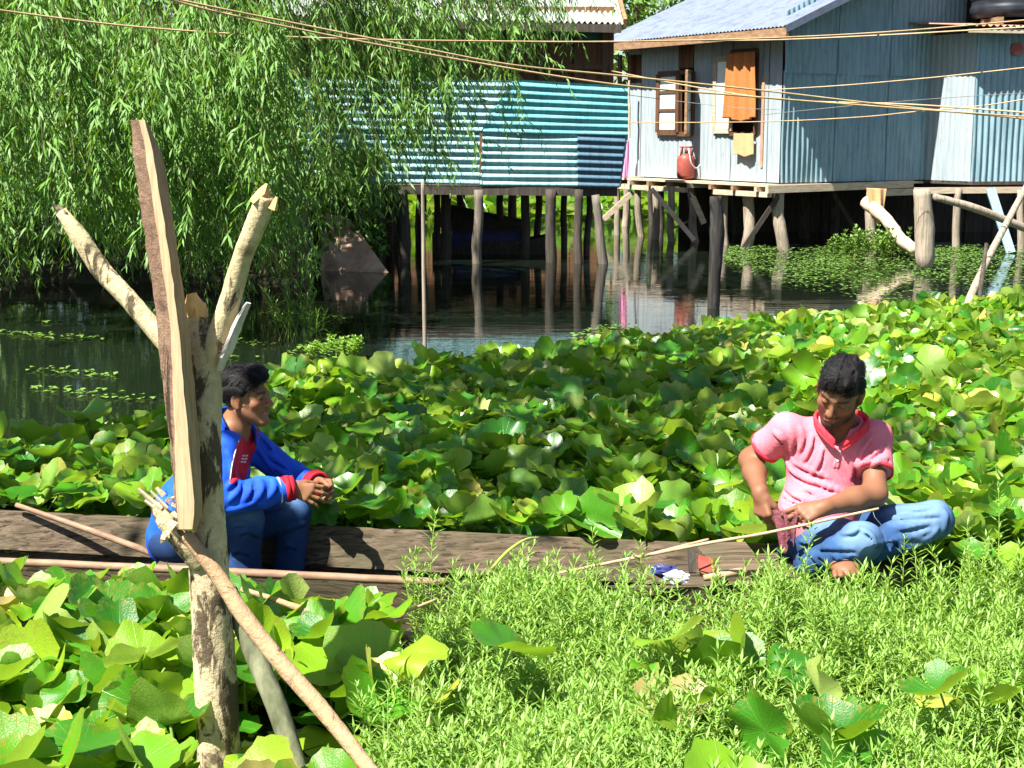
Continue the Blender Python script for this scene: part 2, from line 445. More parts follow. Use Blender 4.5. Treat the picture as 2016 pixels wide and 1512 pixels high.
# ---------------------------------------------------------------- corrugated sheets
def corrug(mb, A, B, C, D, n, amp, ribs='u', mi=0, per=6, back=True, jitter=0.0, seed=0):
    """sheet A(bottom left) B(bottom right) C(top right) D(top left); ribs='u': the ribs stand upright (wave runs along AB); 'v': ribs lie level"""
    A, B, C, D = map(Vector, (A, B, C, D))
    nrm = (B - A).cross(D - A).normalized()
    rg = random.Random(seed)
    N = n * per; K = 6
    rows = []
    for i in range(N + 1):
        t = i / N
        w = math.sin(t * n * 2 * math.pi) * amp
        row = []
        for k in range(K + 1):
            s = k / K
            u, v = (t, s) if ribs == 'u' else (s, t)
            p = (A * (1 - u) + B * u) * (1 - v) + (D * (1 - u) + C * u) * v
            dent = jitter * math.sin(u * 9 + seed) * math.sin(v * 7 + seed * 2)
            row.append(p + nrm * (w + dent))
        rows.append(row)
    vs = [p for r in rows for p in r]
    fs = []
    for i in range(N):
        for k in range(K):
            a = i * (K + 1) + k
            q = (a, a + K + 1, a + K + 2, a + 1)
            fs.append(q if ribs == 'u' else q[::-1])
    mb.add(vs, fs, mi)

def log(mb, a, b, r0, r1=None, seed=0, mi=0, bend=.011, n=10):
    a, b = Vector(a), Vector(b); rg = random.Random(seed)
    r1 = r1 or r0
    L = (b - a).length
    pts = [a.lerp(b, t) + Vector((rg.uniform(-1, 1), rg.uniform(-1, 1), 0)) * bend * L * (1 if 0 < t < 1 else 0) for t in (0, .25, .5, .75, 1)]
    mb.tube(spline(pts, 12), lerp_list([r0, (r0 + r1) / 2 * 1.04, r1], 12), n, mi, rough=.06, seed=seed)

# ================================================================ TEAL HOUSE ON STILTS
YF = 19.9
H1 = tag(empty("stilt_house", P(930, 370, YF)), "dark stilt house with teal level-ribbed tin skirt behind the willow branches", "house", "tin houses standing on stilts")
def PF(px, py, d=YF): return P(px, py, d)
# level-ribbed skirt sheets
m1 = MB(); corrug(m1, PF(945, 366), PF(1222, 368), PF(1236, 268), PF(950, 262), 7, .017, 'v', jitter=.011, seed=1)
m1.build("lower_tin_sheet", M['tin_teal_pale'], H1, True)
m2 = MB(); corrug(m2, PF(944, 262, YF - .02), PF(1236, 268, YF - .02), PF(1236, 170, YF - .02), PF(1010, 156, YF - .02), 7, .017, 'v', jitter=.011, seed=2)
m2.build("upper_tin_sheet", M['tin_teal'], H1, True)
m3 = MB(); corrug(m3, PF(560, 358), PF(944, 364), PF(944, 258), PF(560, 252), 7, .017, 'v', jitter=.011, seed=3)
m3.build("lower_tin_sheet", M['tin_teal_pale'], H1, True)
m4 = MB(); corrug(m4, PF(560, 254, YF - .02), PF(946, 260, YF - .02), PF(1008, 158, YF - .02), PF(560, 150, YF - .02), 7, .017, 'v', jitter=.011, seed=4)
m4.build("upper_tin_sheet", M['tin_teal_pale'], H1, True)
m5 = MB(); corrug(m5, PF(1137, 368, YF - .045), PF(1219, 370, YF - .045), PF(1231, 268, YF - .045), PF(1137, 264, YF - .045), 7, .017, 'v', seed=5)
m5.build("patch_tin_sheet", M['tin_blue'], H1, True)
# floor beams and deck
mb = MB(); mb.beam(PF(560, 372, YF + .05), PF(1215, 378, YF + .05), .10, .11, up=(0, 0, 1)); mb.build("floor_beam", M['stilt_dark'], H1)
mb = MB(); mb.quadbox([PF(560, 366, YF + .12), PF(1215, 369, YF + .12), PF(1215, 369, YF + .12) + Vector((0, 2.8, 0)), PF(560, 366, YF + .12) + Vector((0, 2.8, 0))], .05)
mb.build("deck_boards", M['stilt_dark'], H1)
zf1 = PF(930, 370).z
xL, xR = PF(560, 300).x, PF(1205, 300).x
YW = 21.0                                     # main wall behind the skirt
xw = P(1200, 100, YW).x
ztop = 3.45
mb = MB()
nb = 26
for i in range(nb):                           # boarded front wall, one board proud of the next
    x0 = xL + (xw - xL) * i / nb; x1 = xL + (xw - xL) * (i + 1) / nb - .006
    mb.box(((x0 + x1) / 2, YW + (.012 if i % 2 else 0), (zf1 + ztop) / 2), (x1 - x0) / 2, .015, (ztop - zf1) / 2)
mb.build("wall", M['brown_board'], H1)
mb = MB(); mb.box((xw + .03, YW + .8, (zf1 + ztop) / 2), .03, .8, (ztop - zf1) / 2); mb.build("wall", M['brown_board'], H1)
mb = MB(); mb.box((xL - .03, YW + .8, (zf1 + ztop) / 2), .03, .8, (ztop - zf1) / 2); mb.build("wall", M['brown_board'], H1)
mb = MB(); mb.box(((xL + xw) / 2, YW + 1.6, (zf1 + ztop) / 2), (xw - xL) / 2 + .06, .03, (ztop - zf1) / 2); mb.build("wall", M['brown_board'], H1)
for a, b in ((1048, 1088), (1094, 1190), (960, 1040), (850, 950)):   # green panels under the eave
    q = [P(a, 82, YW - .03), P(b, 82, YW - .03), P(b, 52, YW - .03), P(a, 52, YW - .03)]
    mb = MB(); mb.quadbox(q, .02); w = mb.build("window", M['teal_board'], H1)
    fr = MB()
    for i in range(4): fr.beam(q[i] + Vector((0, -.015, 0)), q[(i + 1) % 4] + Vector((0, -.015, 0)), .035, .035, up=(0, 1, 0))
    f = fr.build("frame", M['frame_wood'], H1); f.parent = w; f.matrix_parent_inverse = w.matrix_world.inverted()
for px in (1000, 1065, 1135, 1190):
    mb = MB(); mb.beam(P(px, 165, YW - .1), P(px, 45, YW - .1), .06, .06, up=(0, 1, 0)); mb.build("wall_post", M['frame_wood'], H1)
mb = MB(); mb.beam(P(800, 128, YW - .1), P(1198, 132, YW - .1), .04, .07); mb.build("wall_rail", M['frame_wood'], H1)
# roof: bright corrugated tin rising away from the eave
ye = YW - .55
e0, e1 = P(520, 28, ye), P(1228, 46, ye)
r0_, r1_ = e0 + Vector((0, 1.5, .52)), e1 + Vector((.0, 1.5, .52))
mb = MB(); corrug(mb, e0, e1, r1_, r0_, 62, .018, 'u', seed=6); rf = mb.build("roof", M['tin_white'], H1, True)
mb = MB(); corrug(mb, r0_, r1_, e1 + Vector((0, 2.5, .1)), e0 + Vector((0, 2.5, .1)), 62, .018, 'u', seed=7); mb.build("roof", M['tin_white'], H1, True)
mb = MB(); mb.beam(e0 + Vector((0, .02, -.07)), e1 + Vector((-.03, .02, -.07)), .04, .11); mb.build("fascia_board", M['stilt_dark'], H1)
mb = MB(); mb.beam(e1 + Vector((.02, 0, .0)), r1_ + Vector((.02, 0, .0)), .05, .12); mb.build("barge_board", M['fascia'], H1)
# stilts
k = 0
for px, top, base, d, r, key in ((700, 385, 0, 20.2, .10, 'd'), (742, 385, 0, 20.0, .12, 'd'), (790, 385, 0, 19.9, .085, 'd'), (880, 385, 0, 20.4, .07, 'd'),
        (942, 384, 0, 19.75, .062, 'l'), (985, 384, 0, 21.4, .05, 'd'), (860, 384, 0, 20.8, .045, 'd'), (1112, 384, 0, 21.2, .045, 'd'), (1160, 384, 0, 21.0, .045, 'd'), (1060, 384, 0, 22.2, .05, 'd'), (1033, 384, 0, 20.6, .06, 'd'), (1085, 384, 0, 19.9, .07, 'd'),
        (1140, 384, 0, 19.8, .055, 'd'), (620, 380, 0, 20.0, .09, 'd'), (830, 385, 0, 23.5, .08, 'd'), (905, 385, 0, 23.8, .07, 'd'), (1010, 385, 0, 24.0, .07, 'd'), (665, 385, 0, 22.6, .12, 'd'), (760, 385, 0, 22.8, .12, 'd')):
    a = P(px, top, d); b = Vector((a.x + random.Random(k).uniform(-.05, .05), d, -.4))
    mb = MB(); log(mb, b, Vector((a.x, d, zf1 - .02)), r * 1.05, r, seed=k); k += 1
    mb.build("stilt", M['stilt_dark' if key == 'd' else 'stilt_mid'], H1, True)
mb = MB(); log(mb, P(1197, 640, 14.9) * 0 + Vector((P(1190, 480, 19.7).x + .05, 19.7, -.4)), P(1172, 384, 19.7), .07, .055, seed=77); mb.build("stilt", M['stilt_mid'], H1, True)
mb = MB(); mb.quadbox([P(600, 388, 24.9), P(790, 388, 24.9), Vector((P(790, 388, 24.9).x, 24.9, -.2)), Vector((P(600, 388, 24.9).x, 24.9, -.2))][::-1], .04)
mb.build("shade_boards", M['stilt_dark'], H1)  # dark sheet standing in for the shade below the house
# the pole with the shadow at the right end of the skirt
mb = MB(); log(mb, P(1239, 272, 24.9), P(1239, 158, 24.9), .022, .018, seed=3, bend=.01); mb.build("rail_post", M['beam_pale'], H1)

# brown slab leaning in the water under the willow
mb = MB()
q = [P(628, 534, 18.6), P(772, 530, 18.4), P(690, 432, 19.2), P(640, 418, 19.3)]
q[0].z = -.08; q[1].z = -.06
mb.quadbox(q, .05)
sl = mb.build("rusty_metal_sheet", M['rust_sheet'])
tag(sl, "brown rusty metal sheet with slanting edge leaning in the water beside the willow", "metal sheet")
# covered boat moored between the stilts
BT = tag(empty("moored_boat", P(970, 500, 21.3)), "dark blue covered boat moored in the shade between the stilts", "boat")
c = P(960, 500, 21.5); c.z = 0
mb = MB()
L = 1.25; secs = []
for i in range(13):
    t = i / 12; x = c.x - .8 + t * 1.75
    w = .42 * math.sin(math.pi * min(1, max(.04, t * .92 + .04))) ** .5; lift = .10 * (2 * t - 1) ** 4
    secs.append([(x, c.y - w, .20 + lift), (x, c.y - w * .75, -.12), (x, c.y + w * .75, -.12), (x, c.y + w, .20 + lift), (x, c.y + w * .9, .16 + lift), (x, c.y, .02), (x, c.y - w * .9, .16 + lift)])
vs = [p for s_ in secs for p in s_]; fs = []
for i in range(12):
    for j in range(7): fs.append((i * 7 + j, i * 7 + (j + 1) % 7, (i + 1) * 7 + (j + 1) % 7, (i + 1) * 7 + j))
fs += [tuple(range(6, -1, -1)), tuple(84 + j for j in range(7))]
mb.add(vs, fs); mb.build("hull", M['stilt_dark'], BT)
mb = MB(); mb.box((c.x + .0, c.y, .24), .5, .36, .12); mb.build("cabin", M['blue_hull'], BT)
mb = MB()
for sgn in (-1, 1):
    a = Vector((c.x - .62, c.y + sgn * .48, .37)); b = Vector((c.x + .62, c.y + sgn * .48, .37)); t0 = Vector((c.x - .62, c.y, .72)); t1 = Vector((c.x + .62, c.y, .46))
    mb.quadbox([a, b, t1, t0] if sgn < 0 else [b, a, t0, t1], .03)
mb.build("cover", M['stilt_dark'], BT)

# low brown shed across the channel: seen as warm streaks in the water between the stilts
SH = tag(empty("plank_shed", (-.2, 33, .8)), "low brown plank shed across the channel behind the teal house", "shed")
mb = MB()
for i in range(22): mb.box((-2.6 + i * .21, 33 + (i % 2) * .015, 1.65), .1, .014, .85)
mb.build("wall", M['brown_board'], SH)
mb = MB(); mb.quadbox([(-2.9, 32.6, 2.45), (2.25, 32.6, 2.45), (2.25, 35.2, 2.9), (-2.9, 35.2, 2.9)], .05); mb.build("roof", M['tin_rust'], SH)
mb = MB(); mb.box((-.3, 35.0, 1.65), 2.35, .02, .85); mb.build("wall", M['brown_board'], SH)
for x in (-2.4, -.8, .6, 1.8):
    mb = MB(); log(mb, (x, 33.1, -.3), (x, 33.1, .85), .06, seed=int(x * 10)); mb.build("stilt", M['stilt_mid'], SH, True)

# ================================================================ GREY TIN HOUSE
cor = P(1536, 360, 21.9); zf = cor.z
lft = P(1238, 352, 25.3); lft.z = zf
dl = (lft - cor).normalized()                 # along the left wall, away from the camera
dr = Vector((-dl.y, dl.x, 0)); dr = -dr if dr.x < 0 else dr
LEN_L, LEN_R = (lft - cor).length, 3.12
H2 = tag(empty("stilt_house", cor), "grey tin stilt house with pale window wall, orange towel and open casement", "house", "tin houses standing on stilts")
ZE = 3.30
nl = dr * -1                                  # outward normal of left wall
nr = dl * -1                                  # outward normal of right wall
def W(u, z, out=0.0): return cor + dl * u + nl * out + Vector((0, 0, z - zf))      # u metres from the corner on left wall
def G(u, z, out=0.0): return cor + dr * u + nr * out + Vector((0, 0, z - zf))
def hitW(px, py, out=0.0):
    """photo pixel on the left wall plane -> (u, z)"""
    v = ray(px, py); o = cor + nl * out; t = (o - Vector((0, 0, CAM_H))).dot(nl) / v.dot(nl)
    p = Vector((0, 0, CAM_H)) + v * t
    return (p - cor).dot(dl), p.z
def Wq(x0, y0, x1, y1, out):
    u0, za = hitW(x0, (y0 + y1) / 2, out); u1, zb = hitW(x1, (y0 + y1) / 2, out)
    _, zt = hitW((x0 + x1) / 2, y0, out); _, zb = hitW((x0 + x1) / 2, y1, out)
    return [W(u0, zb, out), W(u1, zb, out), W(u1, zt, out), W(u0, zt, out)]      # bl br tr tl as the camera sees it
# left wall: vertical tin sheets of uneven width, with openings for door head, window and small window
strips = [(1238, 1262), (1262, 1292), (1292, 1336), (1364, 1404), (1404, 1440), (1440, 1490), (1490, 1512), (1512, 1537)]
openings = {(1440, 1490): (100, 262), (1262 - 24, 1262): (108, 164)}
rg = random.Random(2)
mb = MB()
def strip(x0, x1, ytop, ybot, out):
    u0, _ = hitW(x0, 250); u1, _ = hitW(x1, 250)
    n = max(2, int(abs(u1 - u0) / .11))
    _, zt = hitW((x0 + x1) / 2, ytop); _, zb = hitW((x0 + x1) / 2, ybot)
    if ytop < 80: zt = ZE + .05
    if ybot > 350: zb = zf
    corrug(mb, W(u0, zb, out), W(u1, zb, out), W(u1, zt, out), W(u0, zt, out), n, .006, 'u', jitter=.004, seed=int(x0))
lay = 0
for x0, x1 in strips:
    out = .0 if lay % 2 else .010; lay += 1
    if (x0, x1) in openings:
        a, b = openings[(x0, x1)]
        strip(x0, x1, 60, a, out); strip(x0, x1, b, 360, out)
    elif (x0, x1) == (1292, 1336):
        strip(x0, x1, 60, 360, out)
    else:
        strip(x0, x1, 60, 360, out)
strip(1336, 1364, 266, 360, .004)
mb.build("wall", M['tin_pale'], H2, True)
# back board per opening; the near-black ones stand in for room shade
mb = MB(); mb.quadbox(Wq(1236, 90, 1266, 172, -.10), .02); mb.build("inner_board", M['brown_board'], H2)
mb = MB(); mb.quadbox(Wq(1334, 70, 1366, 270, -.12), .02); mb.build("inner_board", M['room_shade'], H2)
mb = MB(); mb.quadbox(Wq(1436, 80, 1494, 270, -.12), .02); mb.build("inner_board", M['room_shade'], H2)
mb = MB(); mb.quadbox(Wq(1336, 82, 1364, 134, .012), .02); mb.build("transom_board", M['brown_board'], H2)
# casement window: left leaf folded back, right leaf standing out from the wall
def frame_on(q, w, th, name, mat, parent, midz=(), up=None):
    mbf = MB(); n = (q[1] - q[0]).cross(q[3] - q[0]).normalized()
    for i in range(4):
        mbf.beam(q[i], q[(i + 1) % 4], th, w, up=n.cross((q[(i + 1) % 4] - q[i]).normalized()))
    for t in midz: mbf.beam(q[0].lerp(q[3], t), q[1].lerp(q[2], t), th * .8, w * .5, up=(q[3] - q[0]).normalized())
    return mbf.build(name, mat, parent)
def inset(q, a):
    cx = sum(q, Vector()) / 4
    return [p + (cx - p).normalized() * a for p in q]
WIN = Wq(1336, 142, 1364, 264, .02)
fw = frame_on(WIN, .07, .06, "window", M['frame_wood'], H2)
q = Wq(1294, 140, 1336, 266, .05)
fl = frame_on(inset(q, .05), .09, .04, "window_leaf", M['frame_wood'], H2, (.38, .69))
g = MB(); g.quadbox(inset(q, .06), .008); gg = g.build("pane", M['glass'], H2); gg.parent = fl; gg.matrix_parent_inverse = fl.matrix_world.inverted()
# right leaf: hinged at the right side of the opening, open at right angles to the wall
ur, zt = hitW(1364, 142); _, zb = hitW(1364, 264)
hinge = W(ur, zb, .02); od = (nl * .74 + dl * -.67).normalized() * .40
q = [hinge, hinge + od, hinge + od + Vector((0, 0, zt - zb)), hinge + Vector((0, 0, zt - zb))]
fl2 = frame_on(q, .05, .04, "window_leaf", M['fascia'], H2, (.38, .69))
g = MB(); g.quadbox(inset(q, .03), .006); gg = g.build("pane", M['glass'], H2); gg.parent = fl2; gg.matrix_parent_inverse = fl2.matrix_world.inverted()
for px in (1343, 1352):
    mb = MB(); mb.beam(*[W(*hitW(px, y), out=.015) for y in (262, 144)], .018, .018, up=dl); mb.build("window_bar", M['frame_wood'], H2)
# second window with pale open leaf at its left
q = Wq(1406, 110, 1440, 264, .04)
fl3 = frame_on(inset(q, .05), .075, .035, "window_leaf", M['beam_pale'], H2, ())
g = MB(); g.quadbox(inset(q, .07), .008); gg = g.build("pane", M['glass'], H2); gg.parent = fl3; gg.matrix_parent_inverse = fl3.matrix_world.inverted()
frame_on(Wq(1440, 100, 1490, 264, .02), .06, .05, "window", M['frame_wood'], H2)
mb = MB(); mb.quadbox(Wq(1498, 150, 1503, 330, .03), .02); mb.build("batten", M['rust_sheet'], H2)
mb = MB(); mb.quadbox(Wq(1216, 108, 1222, 170, .03), .03); mb.build("batten", M['frame_wood'], H2)
# gable wall of upright corrugated tin (two lapped courses)
slope = .42
mb = MB()
zr = ZE + .18
for i, (u0, u1) in enumerate(((0.0, 1.05), (1.03, 2.1), (2.08, LEN_R + .5))):
    corrug(mb, G(u0, zf, .004 * i), G(u1, zf, .004 * i), G(u1, 2.62, .004 * i), G(u0, 2.62, .004 * i), int((u1 - u0) / 0.095), .017, 'u', jitter=.011, seed=20 + i)
    corrug(mb, G(u0, 2.58, .02 + .004 * i), G(u1, 2.58, .02 + .004 * i), G(u1, zr + slope * u1 - .02, .02 + .004 * i), G(u0, zr + slope * u0 - .02, .02 + .004 * i), int((u1 - u0) / 0.095), .017, 'u', jitter=.011, seed=30 + i)
mb.build("wall", M['tin_grey'], H2, True)
mb = MB(); mb.quadbox([G(LEN_R - .16, zf, .05), G(LEN_R - .02, zf, .05), G(LEN_R - .02, 3.3, .05), G(LEN_R - .16, 3.3, .05)], .03); mb.build("corner_board", M['brown_board'], H2)
# back and inner walls close the house
mb = MB(); mb.quadbox([W(LEN_L, zf), W(LEN_L, zf) + dr * 5, W(LEN_L, 4.6) + dr * 5, W(LEN_L, ZE)], .03); mb.build("wall", M['brown_board'], H2)
mb = MB(); mb.quadbox([cor + dr * 5, W(LEN_L, zf) + dr * 5, W(LEN_L, 5.3) + dr * 5, G(5, 5.3)], .03); mb.build("wall", M['brown_board'], H2)
# roof: grey sheet rising from the eave over the left wall
ov = .42
def RF(u, run, lift=0.0): return cor + dl * u + dr * run + Vector((0, 0, ZE + .08 + slope * (run) - zf + lift))
rq = [RF(LEN_L + .45, -ov), RF(-.55, -ov), RF(-.55, 4.6), RF(LEN_L + .45, 4.6)]
mb = MB()
corrug(mb, rq[1] * 1, rq[0], rq[3], rq[2], 58, .010, 'u', seed=41)
mb.build("roof", M['tin_roof'], H2, True)
mb = MB(); mb.beam(RF(LEN_L + .4, -ov + .03, -.09), RF(-.52, -ov + .03, -.09), .05, .12); mb.build("fascia_board", M['fascia'], H2)
mb = MB(); mb.quadbox([RF(LEN_L + .4, -ov + .07, -.075), RF(-.5, -ov + .07, -.075), RF(-.5, 0.1, -.075), RF(LEN_L + .4, 0.1, -.075)][::-1], .02); mb.build("soffit_boards", M['brown_board'], H2)
mb = MB(); mb.beam(RF(-.53, -ov, -.03), RF(-.53, 4.6, -.03), .05, .10); mb.build("barge_board", M['tin_roof'], H2)
mb = MB(); mb.beam(W(*hitW(1202, 97), out=.2), W(*hitW(1242, 80), out=.2), .30, .015); mb.build("flashing", M['tin_white'], H2)
# platform: joists ends, ledger and floor
mb = MB(); mb.quadbox([W(-.02, zf - .02, .25), W(LEN_L + .3, zf - .02, .25), W(LEN_L + .3, zf - .02) + dr * 4.8, W(-.02, zf - .02) + dr * 4.8][::-1], .035); mb.build("deck_boards", M['beam_pale'], H2)
for u0, u1 in ((-.05, 1.3), (2.0, LEN_L + .3)):
    mb = MB(); mb.beam(W(u0, zf - .17, .22), W(u1, zf - .17, .22), .06, .075); mb.build("floor_beam", M['beam_pale'], H2)
for i in range(8):
    u = .2 + i * .55
    mb = MB(); mb.beam(W(u, zf - .095, .3), W(u, zf - .095, -1.2), .06, .07); mb.build("joist", M['fascia'] if i % 3 else M['beam_pale'], H2)
mb = MB(); mb.beam(G(-.3, zf - .09, .06), G(2.6, zf - .06, .06), .07, .11); mb.build("floor_beam", M['beam_pale'], H2)
mb = MB(); mb.beam(G(1.9, zf - .18, .12), G(4.1, zf - .17, .12), .06, .10); mb.build("floor_beam", M['beam_pale'], H2)
# stilts  (px of top, px of foot, distance)
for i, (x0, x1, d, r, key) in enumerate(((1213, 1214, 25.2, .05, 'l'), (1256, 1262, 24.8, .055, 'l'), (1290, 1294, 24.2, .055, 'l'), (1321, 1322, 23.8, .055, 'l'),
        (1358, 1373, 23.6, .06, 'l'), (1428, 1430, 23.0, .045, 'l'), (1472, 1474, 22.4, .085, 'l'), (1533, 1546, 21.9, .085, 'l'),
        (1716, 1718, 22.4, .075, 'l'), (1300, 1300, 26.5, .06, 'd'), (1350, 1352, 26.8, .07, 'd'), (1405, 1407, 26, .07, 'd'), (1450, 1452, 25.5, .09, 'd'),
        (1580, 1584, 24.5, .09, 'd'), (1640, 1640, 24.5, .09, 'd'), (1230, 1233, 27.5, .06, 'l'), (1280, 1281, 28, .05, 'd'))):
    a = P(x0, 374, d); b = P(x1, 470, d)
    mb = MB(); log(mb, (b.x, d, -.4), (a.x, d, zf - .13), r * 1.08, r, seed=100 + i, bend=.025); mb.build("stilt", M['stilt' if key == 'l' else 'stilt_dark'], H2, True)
for i, (x0, y0, x1, y1, d0, d1, w, key) in enumerate(((1246, 378, 1188, 432, 24.9, 24.9, .085, 'beam_pale'), (1283, 372, 1368, 474, 24.0, 23.2, .075, 'beam_pale'),
        (1534, 384, 1464, 488, 21.8, 22.0, .07, 'stilt_dark'), (1364, 388, 1386, 440, 23.2, 23.2, .09, 'beam_pale'), (1640, 380, 1690, 460, 23.5, 23.5, .07, 'stilt_dark'), (1320, 452, 1366, 430, 24, 24, .03, 'stilt'))):
    mb = MB(); mb.beam(P(x0, y0, d0), P(x1, y1, d1), w, w * .5, up=(0, 1, .1)); mb.build("brace", M[key], H2)
# dark boards added to imitate the black shade below the house
mb = MB()
for i in range(19):
    x0 = 2.95 + i * .42
    mb.box((x0 + .2, 26.0 + (i % 2) * .03, .42), .225, .012, .55)
mb.build("shade_boards", M['stilt_dark'], H2)

# ================================================================ ANNEX WITH TANK
ca = P(1910, 362, 22.5); ca.z = zf
b0 = ca + dl * 1.15
H3 = tag(empty("stilt_house", ca), "small tin annex with rusty flat roof and black water tank on top", "house", "tin houses standing on stilts")
ar = Vector((.985, .17, 0)).normalized()
ZA = 3.20
mb = MB()
for i in range(2):
    p0, p1 = ca.lerp(b0, 1 - i * .5), ca.lerp(b0, .5 - i * .5)
    corrug(mb, p0 + nl * .006 * i, p1 + nl * .006 * i, p1 + nl * .006 * i + Vector((0, 0, ZA - zf)), p0 + nl * .006 * i + Vector((0, 0, ZA - zf)), 5, .005, 'u', jitter=.004, seed=50 + i)
mb.build("wall", M['tin_pale'], H3, True)
mb = MB(); corrug(mb, ca, ca + ar * 2.2, ca + ar * 2.2 + Vector((0, 0, ZA - zf + .05)), ca + Vector((0, 0, ZA - zf)), 22, .017, 'u', jitter=.011, seed=55)
mb.build("wall", M['tin_grey'], H3, True)
mb = MB(); mb.quadbox([ca + ar * 2.2, ca + ar * 2.2 + dl * 1.3, ca + ar * 2.2 + dl * 1.3 + Vector((0, 0, ZA - zf)), ca + ar * 2.2 + Vector((0, 0, ZA - zf))], .03); mb.build("wall", M['tin_grey'], H3)
c0 = ca + Vector((0, 0, ZA - zf + .05))
mb = MB(); corrug(mb, c0 - ar * .5 - dl * .35 + Vector((0, 0, .03)), c0 + ar * 2.5 - dl * .35, c0 + ar * 2.5 + dl * 1.2 + Vector((0, 0, .16)), c0 - ar * .55 + dl * 1.2 + Vector((0, 0, .16)), 28, .016, 'u', seed=61)
mb.build("roof", M['tin_rust'], H3, True)
mb = MB(); mb.beam(c0 - ar * .4 - dl * .3 + Vector((0, 0, -.045)), c0 + ar * 2.4 - dl * .3 + Vector((0, 0, -.06)), .05, .06); mb.build("fascia_board", M['beam_pale'], H3)
mb = MB(); mb.beam(c0 + ar * .3 + dl * .3 + Vector((0, 0, .13)), c0 + ar * 2.4 + dl * .3 + Vector((0, 0, .15)), .08, .06); mb.build("roof_batten", M['fascia'], H3)
mb = MB(); mb.quadbox([ca - dl * .05, ca + ar * 2.3, ca + ar * 2.3 + dl * 1.4, ca + dl * 1.4], .05); mb.build("deck_boards", M['stilt_dark'], H3)
mb = MB(); mb.beam(ca - ar * .9 + Vector((0, -.05, -.13)), ca + ar * 1.0 + Vector((0, -.05, -.13)), .07, .09); mb.build("floor_beam", M['beam_pale'], H3)
for i, (x0, x1, d, r) in enumerate(((1886, 1886, 22.4, .055), (2010, 2012, 21.8, .05), (1960, 1960, 23.6, .06))):
    a = P(x0, 370, d); b = P(x1, 470, d)
    mb = MB(); log(mb, (b.x, d, -.4), (a.x, d, zf - .1), r * 1.05, r, seed=140 + i); mb.build("stilt", M['stilt' if i < 2 else 'stilt_dark'], H3, True)
mb = MB(); mb.beam(P(1950, 372, 21.9), P(1990, 498, 21.4), .13, .04, up=(0, 1, 0)); mb.build("brace", M['tin_grey'], H3)
# water tank
tk = P(1990, 20, 23.0); tk.z = ZA + .22
TK = tag(empty("water_tank", tk), "black ribbed plastic water tank on the rusty annex roof", "water tank")
mb = MB()
rr = .58; prof = []
for i in range(40):
    z = i / 39 * .95
    rib = .018 * (1 if (int(z / .09) % 2) else 0)
    prof.append((rr + rib - (.06 if z < .03 or z > .92 else 0), z))
prof += [(rr * .7, 1.05), (rr * .3, 1.12), (.02, 1.13)]
n = 40
vs = [(tk.x + r * math.cos(2 * math.pi * k / n), tk.y + r * math.sin(2 * math.pi * k / n), tk.z + z) for r, z in prof for k in range(n)]
fs = [(i * n + k, i * n + (k + 1) % n, (i + 1) * n + (k + 1) % n, (i + 1) * n + k) for i in range(len(prof) - 1) for k in range(n)]
mb.add(vs, fs); mb.build("tank_body", M['black_plastic'], TK, True)
mb = MB(); mb.tube([tk + Vector((0, 0, 1.1)), tk + Vector((0, 0, 1.2))], .2, 24); mb.build("lid", M['black_plastic'], TK)
for sx in (-.35, .35):
    mb = MB(); mb.beam(tk + Vector((sx, -.62, -.06)), tk + Vector((sx, .6, -.06)), .10, .11); mb.build("base_block", M['fascia'], TK)

# round red vent mark on annex wall: a lid hung on the tin
lid = ca + ar * .62 + Vector((0, -.05, 0)); lid.z = P(1990, 97, 22.6).z
mb = MB(); mb.tube([lid + Vector((0, .03, 0)), lid + Vector((0, -.02, 0))], .095, 24); o = mb.build("tin_lid", M['red_gas'])
tag(o, "round red lid hung on the ribbed annex wall", "lid")
rp = P(1797, 112, 23.5)
mb = MB(); mb.box(rp, .06, .03, .12); mb.box(rp + Vector((.0, -.035, .05)), .045, .01, .035); o = mb.build("meter_box", M['red_cloth'])
tag(o, "small red box fixed in the gap between grey house and annex", "meter box")

# ---------------------------------------------------------------- things about the grey house
# gas cylinder on the platform
gp = W(*hitW(1350, 352, .14), out=.14); gp.z = zf + .003
GC = tag(empty("gas_cylinder", gp), "worn red gas cylinder standing on platform under the casement window", "gas cylinder")
prof = [(.09, 0), (.135, .02), (.145, .06), (.147, .20), (.145, .30), (.13, .35), (.09, .385), (.045, .40), (.0, .405)]
n = 32
mb = MB(); mb.add([(gp.x + r * math.cos(2 * math.pi * k / n), gp.y + r * math.sin(2 * math.pi * k / n), gp.z + z) for r, z in prof for k in range(n)],
    [(i * n + k, i * n + (k + 1) % n, (i + 1) * n + (k + 1) % n, (i + 1) * n + k) for i in range(len(prof) - 1) for k in range(n)])
mb.build("cylinder_body", M['red_gas'], GC, True)
mb = MB(); mb.tube([gp + Vector((0, 0, .39)), gp + Vector((0, 0, .48))], [.03, .025], 12); mb.build("valve", M['frame_wood'], GC, True)
mb = MB()
ring = [gp + Vector((.10 * math.cos(a), 0.10 * math.sin(a), .50)) for a in np.linspace(0, 2 * math.pi, 25)]
mb.tube(ring, .012, 8)
for a in (.5, 2.1, 3.7, 5.3): mb.tube([gp + Vector((.11 * math.cos(a), .10 * math.sin(a), .36)), gp + Vector((.10 * math.cos(a), .10 * math.sin(a), .50))], .012, 8)
mb.build("handle_ring", M['red_gas'], GC, True)
mb = MB(); mb.tube(spline([gp + Vector((.0, -.03, .5)), gp + Vector((.03, -.16, .42)), gp + Vector((.06, -.19, .25)), gp + Vector((.15, -.15, .17)), gp + Vector((.22, -.05, .25)), gp + Vector((.2, .06, .38))], 24), .011, 8); mb.build("hose", M['bag'], GC, True)
